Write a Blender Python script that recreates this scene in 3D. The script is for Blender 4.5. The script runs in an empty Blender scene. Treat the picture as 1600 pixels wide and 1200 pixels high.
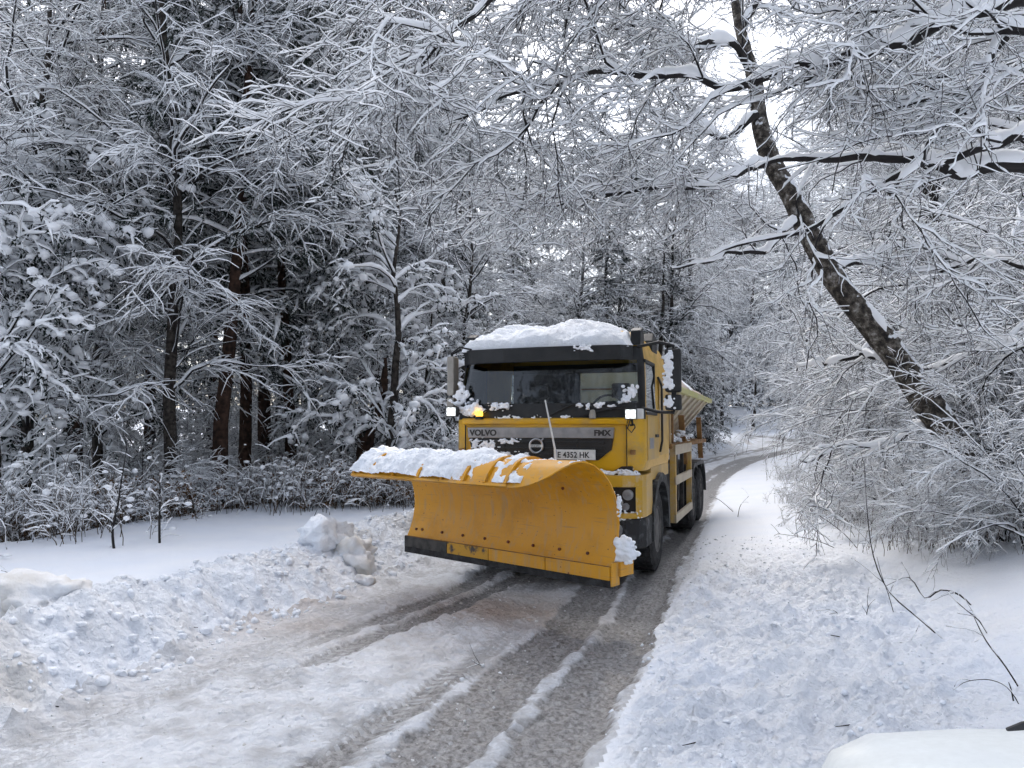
import bpy, bmesh, math, random
import numpy as np
from mathutils import Vector, Matrix

sc = bpy.context.scene
col = sc.collection

# ------------------------------------------------------------------ camera, sky, sun, exposure
FPX = 1164.0                      # focal length in photo pixels (1600 wide)
PITCH = math.atan(68 / 1164)
CAMH = 1.93
cam_d = bpy.data.cameras.new('camera')
cam_d.sensor_width = 36.0
cam_d.lens = 36.0 * FPX / 1600.0
cam_d.clip_start = 0.05
cam_d.clip_end = 2000
cam = bpy.data.objects.new('camera', cam_d)
cam.location = (0, 0, CAMH)
cam.rotation_euler = (math.pi / 2 + PITCH, 0, 0)
col.objects.link(cam)
sc.camera = cam

SUN_EL, SUN_AZ = math.radians(56), math.radians(-12)      # azimuth clockwise from +Y
world = bpy.data.worlds.new('World')
sc.world = world
world.use_nodes = True
wn = world.node_tree.nodes
wl = world.node_tree.links
sky = wn.new('ShaderNodeTexSky')
sky.sky_type = 'NISHITA'
sky.sun_disc = False
sky.sun_elevation = SUN_EL
sky.sun_rotation = SUN_AZ
sky.air_density = 1.0
sky.dust_density = 3.0
sky.ozone_density = 1.0
hsv = wn.new('ShaderNodeHueSaturation')
hsv.inputs['Saturation'].default_value = 0.46
hsv.inputs['Value'].default_value = 1.0
bg = wn['Background']
bg.inputs['Strength'].default_value = 0.15
wl.new(sky.outputs['Color'], hsv.inputs['Color'])
wl.new(hsv.outputs['Color'], bg.inputs['Color'])

sun_d = bpy.data.lights.new('sun', 'SUN')
sun_d.energy = 0.5
sun_d.angle = math.radians(60)
sun_d.color = (1.0, 0.985, 0.965)
sun = bpy.data.objects.new('sun', sun_d)
_sd = Vector((math.sin(SUN_AZ) * math.cos(SUN_EL), math.cos(SUN_AZ) * math.cos(SUN_EL), math.sin(SUN_EL)))
sun.rotation_euler = _sd.to_track_quat('Z', 'Y').to_euler()
sun.location = (0, 0, 40)
col.objects.link(sun)

sc.view_settings.view_transform = 'Standard'
sc.view_settings.look = 'None'
sc.view_settings.gamma = 1.0
sc.view_settings.use_curve_mapping = False
sc.view_settings.exposure = 1.15
sc.render.engine = 'CYCLES'
cy = sc.cycles
cy.max_bounces = 5
cy.use_adaptive_sampling = True
cy.adaptive_threshold = 0.03
cy.diffuse_bounces = 4
cy.glossy_bounces = 3
cy.transmission_bounces = 4
cy.transparent_max_bounces = 8
cy.caustics_reflective = False
cy.caustics_refractive = False
cy.use_denoising = True
cy.denoiser = 'OPENIMAGEDENOISE'
cy.denoising_input_passes = 'RGB_ALBEDO_NORMAL'
cy.denoising_prefilter = 'ACCURATE'
cy.sample_clamp_indirect = 4.0

# ------------------------------------------------------------------ helpers
def ray(px, py):
    dx = (px - 800) / FPX
    dy = (600 - py) / FPX
    c, s = math.cos(PITCH), math.sin(PITCH)
    return np.array([dx, c - dy * s, s + dy * c])

def PX(px, py, Y):
    d = ray(px, py)
    return np.array([0, 0, CAMH]) + d * (Y / d[1])

def PG(px, py, z=0.0):
    d = ray(px, py)
    return np.array([0, 0, CAMH]) + d * ((z - CAMH) / d[2])

def tag(o, label=None, cat=None, group=None, kind=None):
    if label: o['label'] = label
    if cat: o['category'] = cat
    if group: o['group'] = group
    if kind: o['kind'] = kind
    return o

def empty(name, loc=(0, 0, 0), rz=0.0):
    o = bpy.data.objects.new(name, None)
    o.empty_display_size = 0.2
    o.location = loc
    o.rotation_euler = (0, 0, rz)
    col.objects.link(o)
    return o

def link(name, me, mat=None, parent=None):
    o = bpy.data.objects.new(name, me)
    if mat is not None and len(me.materials) == 0:
        me.materials.append(mat)
    col.objects.link(o)
    if parent is not None:
        o.parent = parent
    return o

def mesh_np(name, V, Q=None, T=None, smooth=True):
    """mesh from numpy vertices, quads and triangles"""
    me = bpy.data.meshes.new(name)
    V = np.asarray(V, dtype=np.float32).reshape(-1, 3)
    nq = 0 if Q is None else len(Q)
    nt = 0 if T is None else len(T)
    me.vertices.add(len(V))
    me.vertices.foreach_set('co', V.ravel())
    loops = []
    if nq: loops.append(np.asarray(Q, dtype=np.int32).ravel())
    if nt: loops.append(np.asarray(T, dtype=np.int32).ravel())
    L = np.concatenate(loops)
    me.loops.add(len(L))
    me.loops.foreach_set('vertex_index', L)
    me.polygons.add(nq + nt)
    st = np.concatenate([np.arange(nq) * 4, nq * 4 + np.arange(nt) * 3]).astype(np.int32)
    me.polygons.foreach_set('loop_start', st)
    me.update(calc_edges=True)
    if smooth:
        me.polygons.foreach_set('use_smooth', np.ones(nq + nt, dtype=bool))
    return me

class MB:
    """collects boxes, bars and tubes into one mesh"""
    def __init__(s):
        s.v = []; s.f = []
    def add(s, v, f):
        n = len(s.v)
        s.v += [tuple(map(float, p)) for p in v]
        s.f += [tuple(i + n for i in q) for q in f]
        return s
    def box(s, x0, x1, y0, y1, z0, z1):
        v = [(x0, y0, z0), (x1, y0, z0), (x1, y1, z0), (x0, y1, z0), (x0, y0, z1), (x1, y0, z1), (x1, y1, z1), (x0, y1, z1)]
        return s.add(v, [(0, 3, 2, 1), (4, 5, 6, 7), (0, 1, 5, 4), (1, 2, 6, 5), (2, 3, 7, 6), (3, 0, 4, 7)])
    def prism(s, poly, axis, a, b):
        """extrude a 2D polygon along axis ('x','y','z') from a to b"""
        n = len(poly)
        def p3(p, t):
            return {'x': (t, p[0], p[1]), 'y': (p[0], t, p[1]), 'z': (p[0], p[1], t)}[axis]
        v = [p3(p, a) for p in poly] + [p3(p, b) for p in poly]
        f = [tuple(range(n))[::-1], tuple(range(n, 2 * n))]
        f += [(i, (i + 1) % n, n + (i + 1) % n, n + i) for i in range(n)]
        return s.add(v, f)
    def tube(s, pts, r, n=8, cap=True):
        pts = [np.array(p, float) for p in pts]
        rr = r if hasattr(r, '__len__') else [r] * len(pts)
        v = []
        ref = None
        for i, p in enumerate(pts):
            t = pts[min(i + 1, len(pts) - 1)] - pts[max(i - 1, 0)]
            t = t / (np.linalg.norm(t) + 1e-9)
            if ref is None:
                ref = np.array([0, 0, 1.0]) if abs(t[2]) < .9 else np.array([1.0, 0, 0])
            a = np.cross(t, ref); a /= np.linalg.norm(a) + 1e-9
            b = np.cross(a, t)
            ref = b
            for k in range(n):
                an = 2 * math.pi * k / n
                v.append(p + rr[i] * (math.cos(an) * a + math.sin(an) * b))
        f = []
        for i in range(len(pts) - 1):
            for k in range(n):
                f.append((i * n + k, i * n + (k + 1) % n, (i + 1) * n + (k + 1) % n, (i + 1) * n + k))
        if cap:
            f.append(tuple(range(n))[::-1]); f.append(tuple(range((len(pts) - 1) * n, len(pts) * n)))
        return s.add(v, f)
    def lathe(s, prof, n=24, axis='x', c=(0, 0, 0)):
        """prof: list of (radius, offset along axis)"""
        v = []
        for r, o in prof:
            for k in range(n):
                a = 2 * math.pi * k / n
                if axis == 'x': v.append((c[0] + o, c[1] + r * math.cos(a), c[2] + r * math.sin(a)))
                elif axis == 'y': v.append((c[0] + r * math.cos(a), c[1] + o, c[2] + r * math.sin(a)))
                else: v.append((c[0] + r * math.cos(a), c[1] + r * math.sin(a), c[2] + o))
        f = []
        for i in range(len(prof) - 1):
            for k in range(n):
                f.append((i * n + k, i * n + (k + 1) % n, (i + 1) * n + (k + 1) % n, (i + 1) * n + k))
        f.append(tuple(range(n))[::-1]); f.append(tuple(range((len(prof) - 1) * n, len(prof) * n)))
        return s.add(v, f)
    def build(s, name, mat, parent=None, bevel=0.0, smooth=False, seg=2):
        me = bpy.data.meshes.new(name)
        me.from_pydata(s.v, [], s.f)
        bm = bmesh.new(); bm.from_mesh(me)
        bmesh.ops.recalc_face_normals(bm, faces=bm.faces)
        if bevel > 0:
            ed = [e for e in bm.edges if len(e.link_faces) == 2 and e.calc_face_angle(0) > 0.6]
            bmesh.ops.bevel(bm, geom=ed, offset=bevel, segments=seg, affect='EDGES', profile=0.7, clamp_overlap=True)
        bm.to_mesh(me); bm.free()
        if smooth:
            me.polygons.foreach_set('use_smooth', np.ones(len(me.polygons), dtype=bool))
            try: me.set_sharp_from_angle(angle=math.radians(38))
            except Exception: pass
        return link(name, me, mat, parent)

# ---- value noise on numpy arrays
_lat = np.random.default_rng(5).random((256, 256)).astype(np.float64)
def vnoise(x, y, seed=0):
    x = np.asarray(x, float) + seed * 17.31; y = np.asarray(y, float) + seed * 9.73
    xi = np.floor(x).astype(int); yi = np.floor(y).astype(int)
    fx = x - xi; fy = y - yi
    fx = fx * fx * (3 - 2 * fx); fy = fy * fy * (3 - 2 * fy)
    a = _lat[xi & 255, yi & 255]; b = _lat[(xi + 1) & 255, yi & 255]
    c = _lat[xi & 255, (yi + 1) & 255]; d = _lat[(xi + 1) & 255, (yi + 1) & 255]
    return ((a * (1 - fx) + b * fx) * (1 - fy) + (c * (1 - fx) + d * fx) * fy) * 2 - 1
def fbm(x, y, o=4, seed=0):
    s = 0; a = 1.0; t = 0
    for i in range(o):
        c, n = math.cos(.6 * i), math.sin(.6 * i)
        s = s + a * vnoise(x * c - y * n, x * n + y * c, seed + i * 3); t += a
        a *= .5; x = x * 2.03; y = y * 2.03
    return s / t
def sstep(a, b, x):
    t = np.clip((x - a) / (b - a), 0, 1)
    return t * t * (3 - 2 * t)

# ------------------------------------------------------------------ materials
def nt(name):
    m = bpy.data.materials.new(name); m.use_nodes = True
    return m, m.node_tree.nodes, m.node_tree.links, m.node_tree.nodes['Principled BSDF']

def mat_simple(name, c1, c2=None, scale=8.0, rough=0.6, metal=0.0, bump=0.0, bscale=60.0, spec=0.5, lo=0.35, hi=0.65, detail=4, coat=0.0):
    m, n, l, p = nt(name)
    tc = n.new('ShaderNodeTexCoord')
    p.inputs['Roughness'].default_value = rough
    p.inputs['Metallic'].default_value = metal
    p.inputs['Specular IOR Level'].default_value = spec
    p.inputs['Coat Weight'].default_value = coat
    if c2 is None:
        p.inputs['Base Color'].default_value = (*c1, 1)
    else:
        no = n.new('ShaderNodeTexNoise'); no.inputs['Scale'].default_value = scale; no.inputs['Detail'].default_value = detail
        l.new(tc.outputs['Object'], no.inputs['Vector'])
        r = n.new('ShaderNodeValToRGB')
        r.color_ramp.elements[0].position = lo; r.color_ramp.elements[0].color = (*c1, 1)
        r.color_ramp.elements[1].position = hi; r.color_ramp.elements[1].color = (*c2, 1)
        l.new(no.outputs['Fac'], r.inputs['Fac']); l.new(r.outputs['Color'], p.inputs['Base Color'])
    if bump > 0:
        nb = n.new('ShaderNodeTexNoise'); nb.inputs['Scale'].default_value = bscale; nb.inputs['Detail'].default_value = 4
        l.new(tc.outputs['Object'], nb.inputs['Vector'])
        b = n.new('ShaderNodeBump'); b.inputs['Strength'].default_value = bump; b.inputs['Distance'].default_value = 0.02
        l.new(nb.outputs['Fac'], b.inputs['Height']); l.new(b.outputs['Normal'], p.inputs['Normal'])
    return m

M = {}
M['snow'] = mat_simple('snow', (.80, .84, .91), (.86, .88, .92), 3.0, rough=.7, bump=.8, bscale=38, spec=.2)
M['tree_snow'] = mat_simple('tree_snow', (.88, .895, .92), rough=.75, spec=.15)
M['twig'] = mat_simple('twig', (.026, .024, .024), rough=.85, spec=.2)
M['bark_dark'] = mat_simple('bark_dark', (.022, .019, .017), (.075, .066, .058), 14, rough=.9, bump=.8, bscale=30, spec=.15)
M['bark_pine'] = mat_simple('bark_pine', (.024, .017, .014), (.075, .044, .032), 9, rough=.9, bump=.9, bscale=22, spec=.15)
M['needles'] = mat_simple('needles', (.008, .016, .013), (.022, .034, .026), 5, rough=.75, spec=.2)
M['needles_dark'] = mat_simple('needles_dark', (.006, .012, .011), (.014, .024, .02), 5, rough=.75, spec=.2)
M['dry'] = mat_simple('dry_stalk', (.045, .034, .025), (.12, .09, .06), 6, rough=.9, spec=.15)
M['dry_leaf'] = mat_simple('dry_leaf', (.08, .045, .025), (.16, .10, .055), 6, rough=.9, spec=.1)

def mat_birch():
    m, n, l, p = nt('mottled_bark')
    tc = n.new('ShaderNodeTexCoord')
    a = n.new('ShaderNodeTexNoise'); a.inputs['Scale'].default_value = 9.5; a.inputs['Detail'].default_value = 7; a.inputs['Roughness'].default_value = .7
    b = n.new('ShaderNodeTexNoise'); b.inputs['Scale'].default_value = 22; b.inputs['Detail'].default_value = 4
    l.new(tc.outputs['Object'], a.inputs['Vector']); l.new(tc.outputs['Object'], b.inputs['Vector'])
    r = n.new('ShaderNodeValToRGB')
    e = r.color_ramp.elements
    e[0].position = .36; e[0].color = (.010, .009, .009, 1)
    e[1].position = .68; e[1].color = (.42, .41, .39, 1)
    k = e.new(.46); k.color = (.045, .037, .030, 1)
    k = e.new(.56); k.color = (.15, .132, .11, 1)
    l.new(a.outputs['Fac'], r.inputs['Fac'])
    mx = n.new('ShaderNodeMixRGB'); mx.blend_type = 'MULTIPLY'; mx.inputs['Fac'].default_value = .7
    r2 = n.new('ShaderNodeValToRGB'); r2.color_ramp.elements[0].position = .4; r2.color_ramp.elements[0].color = (.35, .33, .31, 1); r2.color_ramp.elements[1].position = .6
    l.new(b.outputs['Fac'], r2.inputs['Fac'])
    l.new(r.outputs['Color'], mx.inputs[1]); l.new(r2.outputs['Color'], mx.inputs[2])
    ge = n.new('ShaderNodeNewGeometry'); sp = n.new('ShaderNodeSeparateXYZ'); l.new(ge.outputs['Normal'], sp.inputs[0])
    c3 = n.new('ShaderNodeTexNoise'); c3.inputs['Scale'].default_value = 9; c3.inputs['Detail'].default_value = 6; l.new(tc.outputs['Object'], c3.inputs['Vector'])
    ma = n.new('ShaderNodeMath'); ma.operation = 'MULTIPLY_ADD'; ma.inputs[1].default_value = 1.7; l.new(c3.outputs['Fac'], ma.inputs[0]); l.new(sp.outputs['Z'], ma.inputs[2])
    rs_ = n.new('ShaderNodeValToRGB'); rs_.color_ramp.elements[0].position = .0; rs_.color_ramp.elements[1].position = .06
    mb = n.new('ShaderNodeMath'); mb.operation = 'SUBTRACT'; mb.inputs[1].default_value = 1.22; l.new(ma.outputs[0], mb.inputs[0]); l.new(mb.outputs[0], rs_.inputs['Fac'])
    sn = n.new('ShaderNodeMixRGB'); sn.inputs[2].default_value = (.84, .86, .90, 1); l.new(rs_.outputs['Color'], sn.inputs['Fac']); l.new(mx.outputs['Color'], sn.inputs[1])
    l.new(sn.outputs['Color'], p.inputs['Base Color'])
    p.inputs['Roughness'].default_value = .9
    bp = n.new('ShaderNodeBump'); bp.inputs['Strength'].default_value = 1.0; bp.inputs['Distance'].default_value = .06
    l.new(b.outputs['Fac'], bp.inputs['Height']); l.new(bp.outputs['Normal'], p.inputs['Normal'])
    return m
M['birch'] = mat_birch()
# ------------------------------------------------------------------ terrain and road
RA = math.radians(17.5)
RDIR = np.array([math.sin(RA), math.cos(RA)])
RPERP = np.array([math.cos(RA), -math.sin(RA)])          # to the right
RW = 1.86
RE0 = np.array([1.64, 7.97])                               # a point on the right road edge
C0 = RE0 - RPERP * RW
def _centerline():
    pts = []; p = C0 - RDIR * 26.0; h = RA; ds = 0.5; s = -26.0
    while s < 120:
        pts.append((p[0], p[1], s, h))
        if 15 < s < 34: h += ds / 62.0
        if 38 < s < 72: h -= ds / 19.0
        p = p + ds * np.array([math.sin(h), math.cos(h)]); s += ds
    return np.array(pts)
CL = _centerline()
def road_uv(x, y):
    """signed offset to the right of the road centre, and length along it"""
    x = np.asarray(x, float); y = np.asarray(y, float); sh = x.shape
    x = x.ravel(); y = y.ravel()
    u = np.empty_like(x); v = np.empty_like(x)
    for i in range(0, len(x), 40000):
        xx = x[i:i + 40000]; yy = y[i:i + 40000]
        d = (xx[:, None] - CL[None, :, 0]) ** 2 + (yy[:, None] - CL[None, :, 1]) ** 2
        k = d.argmin(1); c = CL[k]
        dx = xx - c[:, 0]; dy = yy - c[:, 1]
        u[i:i + 40000] = dx * np.cos(c[:, 3]) - dy * np.sin(c[:, 3])
        v[i:i + 40000] = c[:, 2] + dx * np.sin(c[:, 3]) + dy * np.cos(c[:, 3])
    return u.reshape(sh), v.reshape(sh)

def base_rise(x, y):
    r = 0.034 * np.maximum(0, np.hypot(x * .6, y) - 24)
    return np.minimum(r, 2.6)

def track_masks(x, y, u, v):
    ul = RW - u                                            # from the right edge to the left
    wob = .09 * fbm(v * .35, ul * 0 + 3.1, 3, 4)
    n1 = fbm(x * 5, y * 5, 4, 7)
    def band(c, w, s, a=1.0):
        d = np.abs(ul + wob - c)
        return a * (1 - sstep(w - s, w + s, d + .10 * n1))
    near = sstep(9.5, 4.0, y)
    t = np.maximum.reduce([
        band(.30, .26, .05), band(.90, .25, .05, .95), band(.55, .7, .2, .28),
        band(1.20 + .25 * near, .16, .10, .75 * sstep(9, 5, y)),
        band(2.02 + .16 * np.maximum(0, 9.5 - y), .13, .06, .95 * sstep(4.0, 8.0, y)),
        band(2.42 + .16 * np.maximum(0, 9.5 - y), .15, .06, .85 * sstep(4.6, 8.6, y)),
        band(3.15, .22, .10, .35), band(1.55, .5, .3, .9 * sstep(8.2, 10.0, y) * sstep(22, 15, y)),
    ])
    return np.clip(t, 0, 1)

def terrain(x, y, detail=True):
    x = np.asarray(x, float); y = np.asarray(y, float)
    u, v = road_uv(x, y)
    e = np.abs(u) - RW
    edge_w = .10 * fbm(x * 1.1, y * 1.1, 4, 21)
    er = e + edge_w * .8
    z = base_rise(x, y) + .04 * fbm(x * .22, y * .22, 3, 2)
    right = u > 0
    fade = np.exp(-np.maximum(0, y - 12) / 18.0) if detail else 0
    # right verge
    zr = .085 * sstep(-.10, .22, er) + .085 * np.maximum(0, er) + .30 * np.maximum(0, er - 2.5) - .22 * np.maximum(0, er - 6.0)
    zr = np.minimum(zr, 2.2)
    # left bank and shelf
    el = e + .34 * fbm(x * .75, y * .75, 4, 31)
    zl = .38 * sstep(-.30, .55, el) - .10 * sstep(.7, 1.6, el) + .018 * np.clip(el, 0, 4.6) - .30 * np.clip(el - 5.2, 0, 3.2)
    zl = zl + .14 * np.clip(1 - np.abs(el - .5) / .9, 0, 1) * (.5 + .9 * fbm(x * .8, y * .8, 3, 41))
    z = z + np.where(right, zr, zl) * 1.0
    t = track_masks(x, y, u, v)
    inside = sstep(.08, -.12, er) * np.where(right, 1, sstep(.0, -.3, el))
    if detail:
        # loose clods
        c1 = fbm(x * 5.4, y * 5.4, 4, 51); c2 = fbm(x * 15, y * 15, 3, 61)
        clod = .085 * np.maximum(c1, -.25) + .040 * np.maximum(c2, -.2) + .014 * fbm(x * 34, y * 34, 2, 63)
        zone_r = sstep(-.1, .25, er) * sstep(3.4, 1.6, er) * sstep(11.5, 7.5, y - .2 * x)
        zone_l = sstep(-.35, .0, el) * sstep(1.9, .9, el)
        big = .10 * np.maximum(fbm(x * 2.6, y * 2.6, 5, 71), -.12) + .05 * np.abs(fbm(x * 9, y * 9, 3, 73))
        z = z + fade * np.where(right, zone_r * clod * 1.5, zone_l * (clod * 1.35 + big))
        z = z + fade * inside * (.045 * (1 - t) * (.5 + fbm(x * 6, y * 6, 4, 81)) - .026 * t + .030 * (1 - t) * np.maximum(c2, -.1) + .014 * c1)
        # chevron tyre lugs
        ph = (v * 1.0 + np.abs(((RW - u) % .52) - .26) * .7) / .115
        z = z + fade * inside * t * .009 * np.sign(np.sin(ph * 2 * math.pi)) * (np.abs(((RW - u) % .26) - .13) > .03)
        smooth = np.where(right, sstep(1.5, 3, er), sstep(1.4, 2.2, el))
        z = z + smooth * fade * .020 * fbm(x * 2.2, y * 2.2, 4, 91)
    lug = (np.sin((v + np.abs(((RW - u) % .52) - .26) * .7) / .115 * 2 * math.pi) > .1) & (np.abs(((RW - u) % .26) - .13) > .03)
    t = t * (1 - .0 * lug * sstep(14, 8, y) * sstep(-.2, .3, fbm(x * 1.6, y * 1.6, 3, 141) + .15))
    return z, u, v, t, er, el

def hz(x, y):
    return float(terrain(np.array([x]), np.array([y]), False)[0][0])

def _axis(dense0, dense1, step, lo, hi, gl, gh):
    a = list(np.arange(dense0, dense1, step))
    s = step; p = a[-1]
    while p < hi:
        s *= gh; p += s; a.append(p)
    s = step; p = a[0]; b = []
    while p > lo:
        s *= gl; p -= s; b.append(p)
    return np.array(b[::-1] + a)
gx = _axis(-5.2, 5.4, .032, -70, 75, 1.034, 1.034)
gy = _axis(3.4, 9.0, .029, -8, 110, 1.25, 1.0135)
GX, GY = np.meshgrid(gx, gy)
GZ, GU, GV, GT, GER, GEL = terrain(GX, GY)
nx, ny = len(gx), len(gy)
idx = np.arange(nx * ny).reshape(ny, nx)
quads = np.stack([idx[:-1, :-1], idx[:-1, 1:], idx[1:, 1:], idx[1:, :-1]], -1).reshape(-1, 4)
fu = GU[:-1, :-1].ravel(); fer = GER[:-1, :-1].ravel(); fel = GEL[:-1, :-1].ravel()
is_road = np.where(fu > 0, fer < .03, fel < -.12)
VV = np.stack([GX, GY, GZ], -1).reshape(-1, 3)
dirt_l = (sstep(1.2, .1, GEL) * sstep(.0, .5, fbm(GX * 1.3, GY * 1.3, 4, 101) + .12 * (GY > 8)) * (GU < 0)).ravel()

def sub_sheet(name, sel, mat, attrs):
    q = quads[sel]
    used, inv = np.unique(q.ravel(), return_inverse=True)
    me = mesh_np(name, VV[used], inv.reshape(-1, 4))
    for an, arr in attrs.items():
        a = me.attributes.new(an, 'FLOAT', 'POINT')
        a.data.foreach_set('value', arr.ravel()[used].astype(np.float32))
    o = link(name, me, mat)
    o['kind'] = 'structure'
    return o

def mat_ground_snow():
    m, n, l, p = nt('verge_snow')
    tc = n.new('ShaderNodeTexCoord')
    at = n.new('ShaderNodeAttribute'); at.attribute_name = 'dirt'
    no = n.new('ShaderNodeTexNoise'); no.inputs['Scale'].default_value = 1.3; no.inputs['Detail'].default_value = 5
    l.new(tc.outputs['Object'], no.inputs['Vector'])
    r = n.new('ShaderNodeValToRGB')
    r.color_ramp.elements[0].position = .3; r.color_ramp.elements[0].color = (.79, .835, .915, 1)
    r.color_ramp.elements[1].position = .7; r.color_ramp.elements[1].color = (.85, .875, .92, 1)
    l.new(no.outputs['Fac'], r.inputs['Fac'])
    mx = n.new('ShaderNodeMixRGB'); mx.inputs[2].default_value = (.62, .60, .575, 1)
    mm = n.new('ShaderNodeMath'); mm.operation = 'MULTIPLY'; mm.inputs[1].default_value = .75
    l.new(at.outputs['Fac'], mm.inputs[0]); l.new(mm.outputs[0], mx.inputs['Fac'])
    l.new(r.outputs['Color'], mx.inputs[1]); l.new(mx.outputs['Color'], p.inputs['Base Color'])
    p.inputs['Roughness'].default_value = .65; p.inputs['Specular IOR Level'].default_value = .25
    nb = n.new('ShaderNodeTexNoise'); nb.inputs['Scale'].default_value = 34; nb.inputs['Detail'].default_value = 6; nb.inputs['Roughness'].default_value = .65
    l.new(tc.outputs['Object'], nb.inputs['Vector'])
    ar = n.new('ShaderNodeAttribute'); ar.attribute_name = 'rough'
    vo = n.new('ShaderNodeTexVoronoi'); vo.inputs['Scale'].default_value = 15; vo.feature = 'SMOOTH_F1'; vo.inputs['Smoothness'].default_value = .35
    wp = n.new('ShaderNodeTexNoise'); wp.inputs['Scale'].default_value = 9; wp.inputs['Detail'].default_value = 3
    l.new(tc.outputs['Object'], wp.inputs['Vector'])
    va = n.new('ShaderNodeVectorMath'); va.operation = 'MULTIPLY_ADD'; va.inputs[1].default_value = (.12, .12, .12)
    l.new(wp.outputs['Color'], va.inputs[0]); l.new(tc.outputs['Object'], va.inputs[2]); l.new(va.outputs[0], vo.inputs['Vector'])
    def mth(op, x, y, z=None):
        k = n.new('ShaderNodeMath'); k.operation = op
        for q, val in enumerate((x, y, z)):
            if val is None: continue
            if isinstance(val, (int, float)): k.inputs[q].default_value = val
            else: l.new(val, k.inputs[q])
        return k.outputs[0]
    h1 = mth('MULTIPLY', nb.outputs['Fac'], mth('MULTIPLY_ADD', ar.outputs['Fac'], .8, .3))
    h2 = mth('MULTIPLY', vo.outputs['Distance'], mth('MULTIPLY', ar.outputs['Fac'], -1.3))
    hh = mth('ADD', h1, h2)
    b = n.new('ShaderNodeBump'); b.inputs['Strength'].default_value = .8; b.inputs['Distance'].default_value = .045
    l.new(hh, b.inputs['Height']); l.new(b.outputs['Normal'], p.inputs['Normal'])
    return m

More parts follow.
